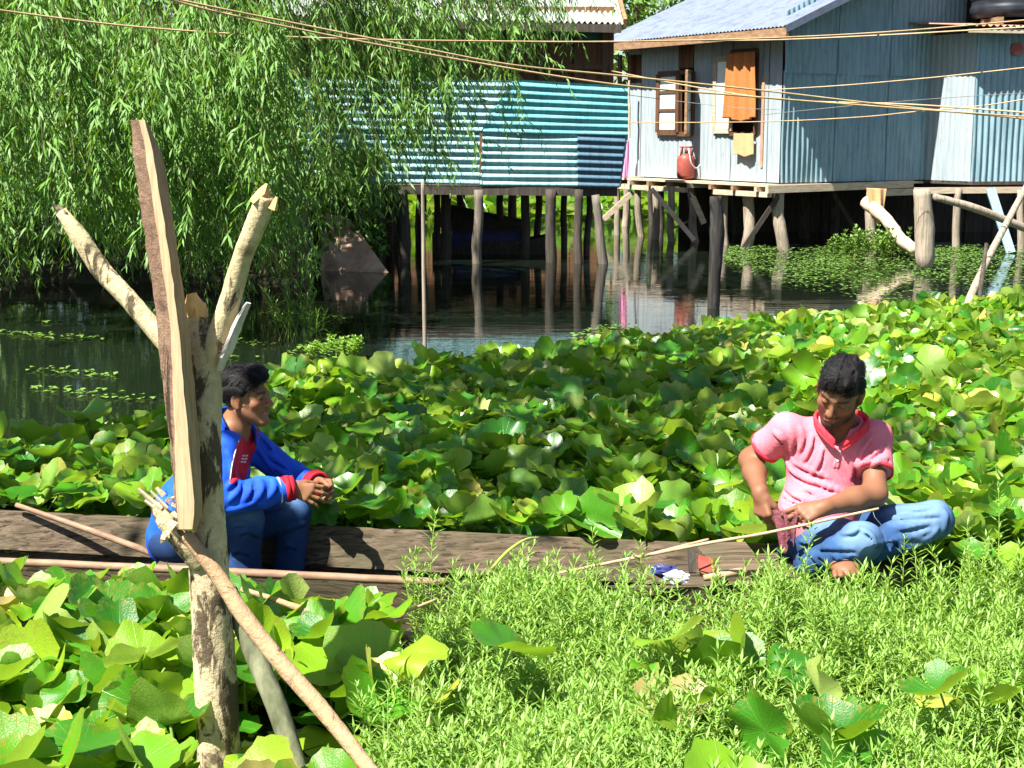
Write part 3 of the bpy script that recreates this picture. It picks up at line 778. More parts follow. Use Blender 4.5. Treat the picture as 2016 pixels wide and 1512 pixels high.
# towel hanging
def cloth(q, folds, amp, name, mat, th=.012, sag=0.0, seed=0, flare=0.0):
    bl, br, tr, tl = q; n = (br - bl).cross(tl - bl).normalized()
    NX, NY = 60, 40; rg = random.Random(seed); ph = [rg.uniform(0, 6) for _ in range(4)]
    vs = []; 
    for side in (0, 1):
        for j in range(NY + 1):
            v = j / NY
            for i in range(NX + 1):
                u = i / NX
                a = amp * (1 - .55 * v)
                off = a * (math.sin(u * folds * 6.28 + ph[0] + .6 * math.sin(v * 3 + ph[1])) + .5 * math.sin(u * folds * 11 + ph[2] + v))
                p = (bl * (1 - u) + br * u) * (1 - v) + (tl * (1 - u) + tr * u) * v
                p = p + n * (off + (.0 if side == 0 else -th)) + (br - bl) * flare * (1 - v) * (u - .5)
                p.z += sag * math.sin(u * 3.14 * 2.3 + ph[3]) * (1 - v)
                vs.append(p)
    fs = []; S = (NX + 1) * (NY + 1)
    for j in range(NY):
        for i in range(NX):
            a = j * (NX + 1) + i
            fs.append((a, a + 1, a + NX + 2, a + NX + 1)); fs.append((S + a, S + a + NX + 1, S + a + NX + 2, S + a + 1))
    for i in range(NX):
        fs.append((i, S + i, S + i + 1, i + 1)); t = NY * (NX + 1) + i; fs.append((t, t + 1, S + t + 1, S + t))
    for j in range(NY):
        a = j * (NX + 1); fs.append((a, a + NX + 1, S + a + NX + 1, S + a)); b = a + NX; fs.append((b, S + b, S + b + NX + 1, b + NX + 1))
    mb = MB(); mb.add(vs, fs); return mb.build(name, mat, None, True)
tag(cloth(Wq(1431, 103, 1485, 236, .16), 3.2, .035, "hanging_towel", M['towel'], sag=.03, seed=4, flare=.12), "orange towel hanging in folds over the grey house window", "towel")
tag(cloth(Wq(1444, 263, 1482, 306, .10), 1.2, .012, "hanging_cloth", M['peach_cloth'], sag=.02, seed=7), "peach cloth hanging on grey house wall under the orange towel", "cloth")
tag(cloth([P(1221, 349, 24.9), P(1238, 350, 24.9), P(1240, 276, 24.9), P(1224, 278, 24.9)], 1.5, .02, "hanging_cloth", M['pink_cloth'], seed=9), "bright pink cloth hanging between teal house and grey house", "cloth")
tag(cloth([P(1716, 437, 21.6), P(1738, 434, 21.6), P(1746, 372, 21.6), P(1706, 370, 21.6)], 1.3, .03, "hanging_cloth", M['peach_cloth'], sag=.05, seed=12), "tan sacking hung from the floor beam above the crooked log", "cloth")

# ---------------------------------------------------------------- loose posts, logs and poles in the water
def thing_log(name, label, cat, pts, rad, mat, n=12, seed=0, rough=.07, group=None, ns=18):
    mb = MB(); mb.tube(spline(pts, ns), lerp_list(rad, ns), n, rough=rough, seed=seed)
    return tag(mb.build(name, mat, None, True), label, cat, group)
def foot(px, d, z=-.35): v = P(px, 500, d); v.z = z; return v
thing_log("mooring_post", "thick grey weathered log post hanging above weeds before the annex", "post", [foot(1823, 18.75, .02), P(1821, 510, 18.7), P(1820, 450, 18.7), P(1815, 372, 18.7)], [.07, .12, .125, .105], M['stilt'], 16, 3, .05)
thing_log("mooring_post", "tall dark weathered post standing in open water before the grey house", "post", [foot(1406, 14.7), P(1407, 540, 14.7), P(1412, 450, 14.7), P(1409, 386, 14.7)], [.062, .062, .075, .060], M['post_black'], 16, 5, .08)
thing_log("mooring_pole", "thin straight pale pole standing in the water before the teal house", "pole", [foot(835, 11.7), P(834, 520, 11.7), P(832, 356, 11.7)], [.016, .016, .013], M['stilt'], 8, 7, .03)
thing_log("fallen_log", "crooked tan log leaning down from the sacking to the weed bank", "log", [P(1705, 398, 21.8), P(1745, 432, 21.3), P(1772, 470, 20.6), P(1803, 492, 20.0)], [.10, .09, .085, .08], M['beam_pale'], 12, 8, .1)
thing_log("leaning_pole", "long grey branch leaning across the annex stilts", "pole", [P(1838, 387, 19.3), P(1920, 410, 19.4), P(2016, 448, 19.6), P(2070, 466, 19.7)], [.045, .055, .055, .05], M['stilt'], 10, 9, .08)
thing_log("leaning_pole", "slanting bamboo pole rising from the back edge of the lily bed", "pole", [foot(1895, 13.2, -.2), P(1905, 600, 13.2), P(1950, 500, 13.8), P(2018, 372, 14.6), P(2040, 330, 15)], [.04, .038, .035, .03, .03], M['stilt'], 10, 10, .05)
thing_log("leaning_pole", "short broken stake beside the slanting bamboo pole", "pole", [foot(1925, 13.0, -.2), P(1932, 560, 13.1), P(1942, 480, 13.4)], [.022, .022, .018], M['stilt_dark'], 8, 11, .1)

# ---------------------------------------------------------------- cables
def cable(label, pts, r, mat='cable', name="cable"):
    n = 60
    mb = MB(); mb.tube(spline([P(x, y, d) for x, y, d in pts], n), [r] * n, 8, cap=True)
    return tag(mb.build(name, M[mat], None, True), label, "cable", "cables strung across the water")
cable("tan cable running nearly level from willow top left past the grey house eave", [(-60, 8, 11), (0, 20, 11.2), (240, 50, 11.6), (480, 68, 12), (700, 77, 12.4), (950, 81, 13), (1200, 82, 13.5), (1480, 76, 14), (1760, 62, 14.5), (2080, 34, 15)], .0075)
cable("tan cable sagging from top of willow across the grey house, upper of the close pair", [(300, -12, 10), (420, 14, 10.2), (560, 42, 10.5), (830, 95, 11), (1010, 128, 11.4), (1210, 148, 12), (1500, 178, 12.6), (1760, 208, 13), (2080, 240, 13.4)], .0075)
cable("tan cable sagging from top of willow across the grey house, lower of the close pair", [(310, -8, 9.8), (430, 24, 10), (640, 68, 10.4), (900, 117, 11), (1200, 165, 11.6), (1440, 187, 12.2), (1760, 212, 12.8), (2080, 234, 13.2)], .0075)
cable("tan cable crossing the grey ribbed wall just over its twin", [(1205, 140, 20), (1350, 168, 17), (1540, 196, 15), (1800, 206, 14), (2080, 226, 13)], .0075)
cable("thin tan cable rising to the right over the ribbed wall and annex", [(1500, 178, 16), (1660, 168, 15.6), (1800, 156, 15.2), (1900, 146, 15), (2080, 126, 14.6)], .006)
cable("thin low cable sagging under the window and rising toward annex", [(1225, 241, 21), (1400, 241, 19), (1550, 238, 17), (1700, 230, 16), (1800, 220, 15.4), (1950, 206, 15), (2080, 184, 14.5)], .006)
cable("upper tan cable just under the grey roof edge toward the tank", [(1380, 80, 15), (1540, 78, 14.8), (1760, 68, 14.4), (1900, 60, 14.1), (2080, 50, 13.8)], .007)
cable("faint grey wire drooping across the pale window wall", [(1200, 182, 21.5), (1300, 195, 21), (1450, 212, 20.5), (1540, 216, 20)], .004, 'cable_dark')
cable("faint grey wire rising over the annex wall toward upper right", [(1500, 226, 18), (1700, 206, 18), (1900, 190, 18), (2080, 180, 18)], .004, 'cable_dark')
# ================================================================ LILY LEAVES
def leaf_variant(rg, kind, wild=1.0):
    """one round leaf with a notch: returns V, quads, ang, rad (unit radius)"""
    NA, NR = 36, 6
    ph = [rg.uniform(0, 6.28) for _ in range(6)]
    V = []; A = []; Q = []; RR = []
    cup = {'cup': rg.uniform(.25, .5), 'bowl': rg.uniform(.5, .8), 'flat': rg.uniform(.02, .12), 'taco': .08, 'curl': .1, 'drape': -.28, 'saddle': .05}[kind]
    k1, k2 = rg.choice([2, 3, 3, 4]), rg.choice([5, 6, 7, 8])
    w1 = rg.uniform(.07, .17) * wild * (2.2 if kind == 'saddle' else 1); w2 = rg.uniform(.02, .065) * wild
    fa = rg.uniform(0, 6.28); fold = rg.uniform(.7, 1.6) if kind == 'taco' else rg.uniform(0, .22)
    ca, sa = math.cos(fa), math.sin(fa)
    cut = rg.uniform(.15, .5); kk = rg.uniform(2.4, 4.0)
    V.append((0, 0, 0)); A.append(0); RR.append(0)
    for j in range(1, NR + 1):
        for i in range(NA):
            t = i / (NA - 1)
            a = .07 + t * (2 * math.pi - .14)
            rad = (j / NR)
            edge = 1 + .07 * math.sin(3 * a + ph[0]) + .045 * math.sin(7 * a + ph[1]) + (.03 * math.sin(15 * a + ph[2]) if wild > .6 else 0)
            nt = 1 - .22 * math.exp(-(min(a, 6.283 - a) / .25) ** 2)
            r = rad * edge * nt
            x, y = r * math.cos(a), r * math.sin(a)
            z = cup * r * r + w1 * rad ** 2 * math.sin(k1 * a + ph[3]) + w2 * rad ** 3 * math.sin(k2 * a + ph[4])
            u = x * ca + y * sa; v = -x * sa + y * ca
            if fold:
                th = math.atan(fold) * min(1, abs(u) * 3)
                z += abs(u) * math.sin(th); u *= math.cos(th)
            if kind in ('curl', 'drape') and u > cut:
                d = u - cut; sg = 1 if kind == 'curl' else -1
                u = cut + math.sin(kk * d) / kk; z += sg * (1 - math.cos(kk * d)) / kk
            x, y = u * ca - v * sa, u * sa + v * ca
            V.append((x, y, z)); A.append(a); RR.append(rad)
    for i in range(NA - 1): Q.append((0, 1 + i, 2 + i, 2 + i))
    for j in range(NR - 1):
        for i in range(NA - 1):
            a = 1 + j * NA + i; Q.append((a, a + NA, a + NA + 1, a + 1))
    V = np.array(V); 
    V[:, :2] *= 1.0
    return V, Q, np.array(A), np.array(RR)
rgl = random.Random(42)
kinds = ['cup', 'cup', 'flat', 'bowl', 'taco', 'saddle', 'curl', 'cup', 'drape', 'saddle', 'saddle', 'cup', 'bowl', 'flat', 'taco', 'flat']
VAR = [leaf_variant(rgl, k) for k in kinds]

def split_fan(Q):
    tri = [(q[0], q[1], q[2]) for q in Q if q[2] == q[3]]; quad = [q for q in Q if q[2] != q[3]]
    return tri, quad
def leaf_mesh_data(var, name, mats, stem_len=1.6, rnd=0.0):
    """mesh of one single leaf with its stalk, unit radius"""
    V, Q, A, RR = var
    tri, quad = split_fan(Q)
    vs = [tuple(v) for v in V]; fs = tri + quad; n = len(vs)
    mi = [0] * len(fs)
    for j in range(6):
        t = j / 5
        for k in range(5):
            a = k * 2 * math.pi / 5
            vs.append((.035 * math.cos(a) + .12 * t * t, .035 * math.sin(a), -.012 - t * stem_len))
    for j in range(5):
        for k in range(5):
            a, b = n + j * 5 + k, n + j * 5 + (k + 1) % 5
            fs.append((a, a + 5, b + 5, b)); mi.append(1)
    me = bpy.data.meshes.new(name); me.from_pydata(vs, [], fs)
    for m in mats: me.materials.append(m)
    me.polygons.foreach_set("material_index", mi); me.polygons.foreach_set("use_smooth", [True] * len(fs))
    for nm, arr in (("lang", list(A) + [0] * 30), ("lrad", list(RR) + [0] * 30), ("lrnd", [rnd] * len(vs))):
        at = me.attributes.new(nm, 'FLOAT', 'POINT'); at.data.foreach_set("value", np.array(arr, np.float32))
    me.update(); return me

# where the lily bed lies (photo pixels of leaf height .22 m)
BED_BACK = [(-700, 880), (0, 872), (130, 838), (250, 812), (330, 806), (420, 765), (560, 715), (700, 722), (840, 702), (1000, 684), (1150, 664), (1300, 646),
            (1400, 630), (1500, 612), (1700, 604), (1830, 584), (2016, 578), (2500, 575)]
# boat outline on the water, from far gunwale and near gunwale
BF0, BF1 = PZ(0, 1017, .22), PZ(1350, 1083, .22)
BN0, BN1 = PZ(0, 1120, .20), PZ(820, 1163, .20)
def boat_far(x): return BF0.y + (x - BF0.x) * (BF1.y - BF0.y) / (BF1.x - BF0.x)
def boat_near(x): return BN0.y + (x - BN0.x) * (BN1.y - BN0.y) / (BN1.x - BN0.x)
BACK = np.array(BED_BACK, float)
def bed_density(x, y):
    px, py = proj(x, y, .22)
    back = np.interp(px, BACK[:, 0], BACK[:, 1])
    inside = (py > back)
    xb = x
    far = BF0.y + (xb - BF0.x) * (BF1.y - BF0.y) / (BF1.x - BF0.x)
    near = BN0.y + (xb - BN0.x) * (BN1.y - BN0.y) / (BN1.x - BN0.x)
    near = np.where(x > .55, 5.0 + 0 * x, near)
    hull = (y < far + .12) & (y > near - .10) & (x < 1.52)
    right = (y <= near - .10) | ((x >= 1.52) & (y < 5.2))
    # in front of the boat the lilies grow on the left, the herb on the right
    limit = np.interp(py, [1130, 1250, 1400, 1512, 1700, 2200], [760, 760, 720, 700, 640, 600])
    frontleft = right & (px < limit)
    stray = right & (px >= limit)
    return inside & ~hull & ~right, frontleft & inside, stray & inside
rng = np.random.default_rng(7)
def scatter(x0, x1, y0, y1, step):
    gx, gy = np.meshgrid(np.arange(x0, x1, step), np.arange(y0, y1, step))
    gx = gx.ravel() + rng.uniform(-.5, .5, gx.size) * step
    gy = gy.ravel() + rng.uniform(-.5, .5, gy.size) * step
    return gx, gy
gx, gy = scatter(-6.5, 7.2, 2.4, 15.5, .085)
back_m, front_m, stray_m = bed_density(gx, gy)
vis = np.abs(proj(gx, gy, .2)[0] - 1008) < 1250
keep = (back_m & (rng.random(gx.size) < .92)) | (front_m & (rng.random(gx.size) < .95)) | (stray_m & (rng.random(gx.size) < np.where(proj(gx, gy, .22)[1] > 1310, .13, .012)))
keep &= vis
LX, LY = gx[keep], gy[keep]
ISSTRAY = stray_m[keep]; ISFRONT = front_m[keep]
# nothing grows in front of the stump and the timber leaning on it
qx, qy = proj(LX, LY, .15)
def near_line(x0, y0, x1, y1, w):
    t = np.clip(((qx - x0) * (x1 - x0) + (qy - y0) * (y1 - y0)) / ((x1 - x0) ** 2 + (y1 - y0) ** 2), 0, 1)
    return np.hypot(qx - x0 - t * (x1 - x0), qy - y0 - t * (y1 - y0)) < w
clear = (LY < 4.15) & (near_line(410, 1050, 436, 1560, 78) | near_line(366, 1052, 860, 1660, 60) | near_line(455, 1160, 620, 1650, 60))
LX, LY, ISSTRAY, ISFRONT = LX[~clear], LY[~clear], ISSTRAY[~clear], ISFRONT[~clear]
n = len(LX)
hfield = .20 + .06 * np.sin(LX * 2.1 + 1.0) * np.cos(LY * 1.7) 
LH = np.clip(hfield + rng.normal(0, .042, n), .05, .36)
LR = np.clip(rng.normal(.086, .024, n), .036, .14)
LR[ISFRONT] *= 1.12
LH[ISFRONT] *= .8; LR[ISSTRAY] *= 1.1
# leaves next to the rim of the boat stay outside the hull
farl = BF0.y + (LX - BF0.x) * (BF1.y - BF0.y) / (BF1.x - BF0.x)
nb_ = (LY > farl) & (LY < farl + .30) & (LX < 1.6)
LH[nb_] = np.clip(LH[nb_] + .04, .26, .36); LR[nb_] *= .95
nearl = BN0.y + (LX - BN0.x) * (BN1.y - BN0.y) / (BN1.x - BN0.x)
nf = (LY < nearl) & (LY > nearl - .30) & ISFRONT
LH[nf] = np.clip(LH[nf], .05, .20)
edge_py = np.interp(proj(LX, LY, .22)[0], BACK[:, 0], BACK[:, 1])
ed = proj(LX, LY, .22)[1] - edge_py
LH = np.where(ed < 25, np.minimum(LH, .14), LH)
tilt = np.abs(rng.normal(0, .40, n)) + .05
up = rng.random(n) < .13
tilt[up] = rng.uniform(.9, 1.7, up.sum())
tdir = rng.uniform(0, 2 * np.pi, n)
yaw = rng.uniform(0, 2 * np.pi, n)
vidx = rng.integers(0, len(VAR), n)
def rot_mats(yaw, tilt, tdir):
    cy, sy = np.cos(yaw), np.sin(yaw)
    Z = np.zeros_like(cy); O = np.ones_like(cy)
    Rz = np.stack([np.stack([cy, -sy, Z], -1), np.stack([sy, cy, Z], -1), np.stack([Z, Z, O], -1)], -2)
    ax, ay = np.cos(tdir), np.sin(tdir); c, s = np.cos(tilt), np.sin(tilt); C = 1 - c
    Rt = np.stack([np.stack([c + ax * ax * C, ax * ay * C, ay * s], -1), np.stack([ax * ay * C, c + ay * ay * C, -ax * s], -1), np.stack([-ay * s, ax * s, c], -1)], -2)
    return Rt @ Rz
LM = rot_mats(yaw, tilt, tdir)
# the 300 that show largest stay single leaves; the rest is the leafy mass
pxs, pys = proj(LX, LY, LH)
size = LR / LY
show = (pxs > -20) & (pxs < 2036) & (pys > 560) & (pys < 1560)
order = np.argsort(-(size * show))
N_SINGLE = 300
single = np.zeros(n, bool); single[order[:N_SINGLE]] = True
LEAF_MESH = [leaf_mesh_data(v, "lily_leaf", [M['lily'], M['stem']]) for v in VAR]
LEAF_MESH_Y = [leaf_mesh_data(VAR[i], "lily_leaf", [M['lily_yellow'], M['stem']]) for i in (4, 6, 8, 10)]
LEAF_MESH_B = [leaf_mesh_data(VAR[i], "lily_leaf", [M['lily_brown'], M['stem']]) for i in (5, 7, 13)]
rgs = random.Random(3)
for i in order[:N_SINGLE]:
    r = rgs.random()
    front = LY[i] < boat_near(LX[i]) if LX[i] < .55 else LY[i] < 5.1
    if r < .05: me, colr = rgs.choice(LEAF_MESH_Y), "yellow"
    elif r < .075: me, colr = rgs.choice(LEAF_MESH_B), "brown withered"
    else: me, colr = LEAF_MESH[vidx[i]], "green"
    o = bpy.data.objects.new("lily_leaf", me); COL.objects.link(o)
    m4 = Matrix([[*(LM[i][r_] * LR[i]), t_] for r_, t_ in zip(range(3), (LX[i], LY[i], LH[i]))] + [[0, 0, 0, 1]])
    o.matrix_world = m4
    if ISSTRAY[i]: lab = "%s lily leaf poking up through the feathery herb at right" % colr
    elif front: lab = "broad %s lily leaf in the bed on the camera side of the boat" % colr
    else: lab = "broad %s lily leaf in the bed just behind the wooden boat" % colr
    tag(o, lab, "lily leaf", ("herb strays" if ISSTRAY[i] else "near side" if front else "far side") + " %s lily leaves" % colr)
def mass_leaves(name, sel, variants, LX, LY, LH, LR, LM, vidx, mats, smooth=True):
    Vs, Fs, An, Ra, Rn = [], [], [], [], []; base = 0
    for k, (V, Q, A, RR) in enumerate(variants):
        ids = np.where(sel & (vidx == k))[0]
        if not len(ids): continue
        W_ = np.einsum('nij,vj->nvi', LM[ids], V) * LR[ids][:, None, None] + np.stack([LX[ids], LY[ids], LH[ids]], -1)[:, None, :]
        nv = len(V); Vs.append(W_.reshape(-1, 3))
        q = np.array(Q); F = q[None] + (base + np.arange(len(ids)) * nv)[:, None, None]
        Fs.append(F.reshape(-1, 4)); base += nv * len(ids)
        An.append(np.tile(A, len(ids))); Ra.append(np.tile(RR, len(ids))); Rn.append(np.repeat(rng.random(len(ids)), nv))
    V = np.concatenate(Vs); F = np.concatenate(Fs)
    tri = F[:, 2] == F[:, 3]
    me = bpy.data.meshes.new(name)
    Ft, Fq = F[tri][:, :3], F[~tri]
    me.vertices.add(len(V)); me.vertices.foreach_set("co", V.astype(np.float32).ravel())
    me.loops.add(Ft.size + Fq.size); me.loops.foreach_set("vertex_index", np.concatenate([Ft.ravel(), Fq.ravel()]).astype(np.int32))
    me.polygons.add(len(Ft) + len(Fq))
    ls = np.concatenate([np.arange(len(Ft)) * 3, Ft.size + np.arange(len(Fq)) * 4]).astype(np.int32)
    me.polygons.foreach_set("loop_start", ls)
    me.polygons.foreach_set("use_smooth", np.ones(len(ls), bool))
    for m in mats: me.materials.append(m)
    for nm, arr in (("lang", An), ("lrad", Ra), ("lrnd", Rn)):
        at = me.attributes.new(nm, 'FLOAT', 'POINT'); at.data.foreach_set("value", np.concatenate(arr).astype(np.float32))
    me.update(calc_edges=True)
    return link_mesh(name, me)
LOWV = []
for k in kinds:                                   # lighter leaves for the mass
    V, Q, A, RR = leaf_variant(rgl, k)
    LOWV.append((V, Q, A, RR))
o = mass_leaves("lily_bed", ~single, LOWV, LX, LY, LH, LR, LM, vidx, [M['lily']])
tag(o, "dense bed of green lily leaves stretching from the boat to open water", "lily bed", kind="stuff")
# low leaves and rotting bits close to the water, under the bed
ux, uy = scatter(-5.5, 6.5, 2.4, 14.5, .17)
bm_, fm_, sm_ = bed_density(ux, uy); kp = (bm_ | fm_) & (np.abs(proj(ux, uy, .2)[0] - 1008) < 1200); ux, uy = ux[kp], uy[kp]; k_ = len(ux)
o = mass_leaves("floating_lily_leaves", np.ones(k_, bool), LOWV[2:3], ux, uy, rng.uniform(.01, .05, k_), rng.uniform(.06, .12, k_),
                rot_mats(rng.uniform(0, 6.28, k_), rng.uniform(0, .1, k_), rng.uniform(0, 6.28, k_)), np.zeros(k_, int), [M['lily']])
tag(o, "low lily leaves floating on the dark water under the bed", "lily leaves", kind="stuff")
# yellowed leaves among the mass, single spots of colour
ys = rng.choice(np.where(~single & (pxs > 900) & (pys < 900))[0], 60, replace=False)
o = mass_leaves("yellowing_lily_leaves", np.ones(60, bool), [LOWV[4], LOWV[8]], LX[ys], LY[ys], LH[ys] + .05, LR[ys], LM[ys], rng.integers(0, 2, 60), [M['lily_yellow']])
tag(o, "scattered yellowing lily leaves in the sunny far part of the bed", "lily leaves", kind="stuff")

# distant lily bed behind the houses
fx, fy = scatter(-6, 14, 28.5, 44, .33)
k_ = len(fx)
o = mass_leaves("distant_lily_bed", np.ones(k_, bool), [leaf_variant(rgl, k, .5) for k in ('cup', 'taco')], fx, fy, rng.uniform(.1, .5, k_), rng.uniform(.15, .28, k_),
                rot_mats(rng.uniform(0, 6.28, k_), np.abs(rng.normal(0, .6, k_)), rng.uniform(0, 6.28, k_)), rng.integers(0, 2, k_), [M['lily']])
tag(o, "sunny lily bed seen beyond the stilts under the houses", "lily bed", kind="stuff")

# ================================================================ small leaves in bulk (herb, willow, weeds, trees)
class Blades:
    """many narrow leaves (a bent blade of two quads each) and stems, one mesh"""
    def __init__(s): s.B = []; s.S = []
    def leaves(s, base, dirn, nrm, length, width):
        s.B.append((np.asarray(base), np.asarray(dirn), np.asarray(nrm), np.asarray(length), np.asarray(width)))
    def stem(s, pts, r): s.S.append((np.asarray(pts), r))
    def build(s, name, mats, parent=None, bend=.25, seed=0, smooth=True):
        base, d, nn, L, w = [np.concatenate([b[i] for b in s.B]) for i in range(5)]
        d = d / np.linalg.norm(d, axis=1, keepdims=True)
        side = np.cross(d, nn); side /= np.linalg.norm(side, axis=1, keepdims=True) + 1e-9
        nn = np.cross(side, d)
        L = L[:, None]; w = w[:, None]
        mid = base + d * L * .45 + nn * L * bend * .25
        tip = base + d * L * .95 - nn * L * bend * .3
        k = len(base)
        V = np.stack([base, mid - side * w * .5, tip, mid + side * w * .5], 1).reshape(-1, 3)
        F = np.arange(k * 4).reshape(k, 4)
        rr = np.random.default_rng(seed)
        rnd = np.repeat(rr.random(k), 4)
        rad = np.tile([0, .5, 1, .5], k)
        Fs = [F]; Vs = [V]; mi = [np.zeros(k, int)]; nb = k * 4
        for pts, r in s.S:
            m = len(pts); t = np.gradient(pts, axis=0); t /= np.linalg.norm(t, axis=1, keepdims=True) + 1e-9
            ref = np.array([.3, .9, .2]); x = np.cross(t, ref); x /= np.linalg.norm(x, axis=1, keepdims=True) + 1e-9; y = np.cross(t, x)
            rads = np.linspace(r, r * .5, m)[:, None]
            ring = np.stack([pts + (x * math.cos(a) + y * math.sin(a)) * rads for a in (0, 2.09, 4.19)], 1).reshape(-1, 3)
            f = []
            ii = np.arange(m - 1)
            for q in range(3):
                a = ii * 3 + q; b = ii * 3 + (q + 1) % 3
                f.append(np.stack([a, b, b + 3, a + 3], 1))
            f = np.concatenate(f) + nb
            Vs.append(ring); Fs.append(f); mi.append(np.ones(len(f), int)); nb += m * 3
        V = np.concatenate(Vs); F = np.concatenate(Fs); mi = np.concatenate(mi)
        ex = len(V) - k * 4
        attrs = {"lrnd": ('FLOAT', np.concatenate([rnd, np.zeros(ex)])), "lrad": ('FLOAT', np.concatenate([rad, np.zeros(ex)])), "lang": ('FLOAT', np.zeros(len(V)))}
        me_o = np_mesh(name, V, F, mats, parent, smooth, attrs, mi)
        return me_o

def herb_plant(bl, x, y, z0, h, rg, lean=.55, leafL=.050, nodes=None, w=.0072):
    a = rg.uniform(0, 6.28); l = rg.uniform(0, lean) * h
    top = np.array([x + math.cos(a) * l, y + math.sin(a) * l, z0 + h])
    b = np.array([x, y, z0]); c = (b + top) / 2 + np.array([rg.uniform(-.1, .1) * h, rg.uniform(-.1, .1) * h, 0])
    ts = np.linspace(0, 1, 7)[:, None]
    pts = (1 - ts) ** 2 * b + 2 * ts * (1 - ts) * c + ts ** 2 * top
    bl.stem(pts, .0023)
    nn = nodes or max(4, int(h / .025))
    base, dr_, nr_, LL, ww = [], [], [], [], []
    ph = rg.uniform(0, 6)
    for i in range(nn):
        t = .22 + .78 * (i + 1) / nn
        p = (1 - t) ** 2 * b + 2 * t * (1 - t) * c + t ** 2 * top
        m = 3 if i < nn - 1 else 5
        upk = .30 + .5 * t if i < nn - 1 else 1.6
        for k in range(m):
            an = ph + k * 6.283 / m + i * 1.1 + rg.uniform(-.3, .3)
            d = np.array([math.cos(an), math.sin(an), upk * rg.uniform(.6, 1.3)])
            base.append(p); dr_.append(d); nr_.append(np.array([-math.cos(an) * .6 + rg.uniform(-.2, .2), -math.sin(an) * .6, 1.0]))
            LL.append(leafL * rg.uniform(.65, 1.25) * (1 if t < .9 else .75)); ww.append(w * rg.uniform(.8, 1.25))
    bl.leaves(np.array(base), np.array(dr_), np.array(nr_), np.array(LL), np.array(ww))
HERB = [(640, 1700), (665, 1512), (700, 1400), (742, 1300), (770, 1230), (800, 1180), (830, 1135), (900, 1118), (1000, 1108), (1120, 1128), (1300, 1150), (1420, 1140), (1540, 1140), (1650, 1148), (1780, 1135), (1880, 1120),
        (1960, 1085), (2060, 1070), (2300, 1060), (2300, 2600), (500, 2600)]
hx, hy = scatter(-.95, 2.6, 2.35, 5.6, .0325)
hz = .215 + .035 * (hy > 4.45) + .05 * np.sin(hx * 3.1 + hy * 2.0) * np.cos(hy * 2.3 - hx) + .04 * np.sin(hx * 7 + 1) * np.sin(hy * 6)
px, py = proj(hx, hy, hz)
ok = in_poly(px, py, HERB) & (np.abs(px - 1008) < 1120)
gap = np.sin(hx * 5.3 + 2) * np.sin(hy * 4.7 + hx * 2) + .5 * np.sin(hx * 11 + hy * 7)
edge = np.clip((px - np.interp(py, [1150, 1300, 1500, 2000], [820, 745, 670, 600])) / 130, .18, 1)
ok &= rng.random(hx.size) < edge * np.where(gap > .7, .3, .92)
bl = Blades(); rh = random.Random(11)
for x, y, h in zip(hx[ok], hy[ok], hz[ok]):
    tl = rh.random() < .13
    herb_plant(bl, x, y, .0, max(.1, h * (rh.uniform(1.1, 1.4) if tl else rh.uniform(.5, 1.1))), rh, leafL=rh.uniform(.044, .068))
HN = int(ok.sum())
o = bl.build("water_herb", [M['herb'], M['herb_stem']], seed=1, bend=.15)
tag(o, "dense feathery light green water herb covering the near right water", "water herb", kind="stuff")
# tall single sprigs that stand above the mass in front of the boat
for i, (px_, ytop, d, lab) in enumerate(((850, 1015, 4.75, "tallest feathery green sprig before the boat side, at the herb's left end"), (826, 1090, 4.75, "bushy short sprig at the left foot of the tallest one"),
        (1012, 1085, 4.85, "slim herb sprig against the boat plank, left of the arching bare stalk"), (1166, 1050, 4.9, "upright herb sprig with whorled tip just before the fishing rod end"),
        (1255, 1075, 4.85, "thin herb sprig crossing the boat plank under the rod sticks"), (1598, 1040, 4.72, "pale sprig in front of the seated man's knee"),
        (1776, 1066, 4.75, "forked pale sprig in front of the seated man's crossed shins"), (1905, 1030, 4.8, "tall leafy sprig right of the seated man's jeans"), (1965, 960, 4.9, "tall thin sprig among lily leaves at far right of the man"))):
    t = P(px_, ytop, d); b2 = Blades(); r_ = random.Random(30 + i)
    for q in range(2 if i != 1 else 5):
        herb_plant(b2, t.x + r_.uniform(-.02, .02) * (q > 0), d + r_.uniform(-.03, .03), 0, t.z * (1 if q == 0 else r_.uniform(.6, .85)), r_, lean=.04 if q == 0 else .25, leafL=.05)
    tag(b2.build("herb_sprig", [M['herb'], M['herb_stem']], seed=50 + i, bend=.15), lab, "herb sprig", "tall herb sprigs")
mb = MB(); mb.tube(spline([P(968, 1120, 4.8), P(1000, 1085, 4.8), P(1035, 1062, 4.85), P(1062, 1058, 4.9)], 14), lerp_list([.006, .005, .003], 14), 6)
tag(mb.build("bare_stalk", M['herb_stem'], None, True), "bare pale stalk arching over the boat plank", "plant stalk")

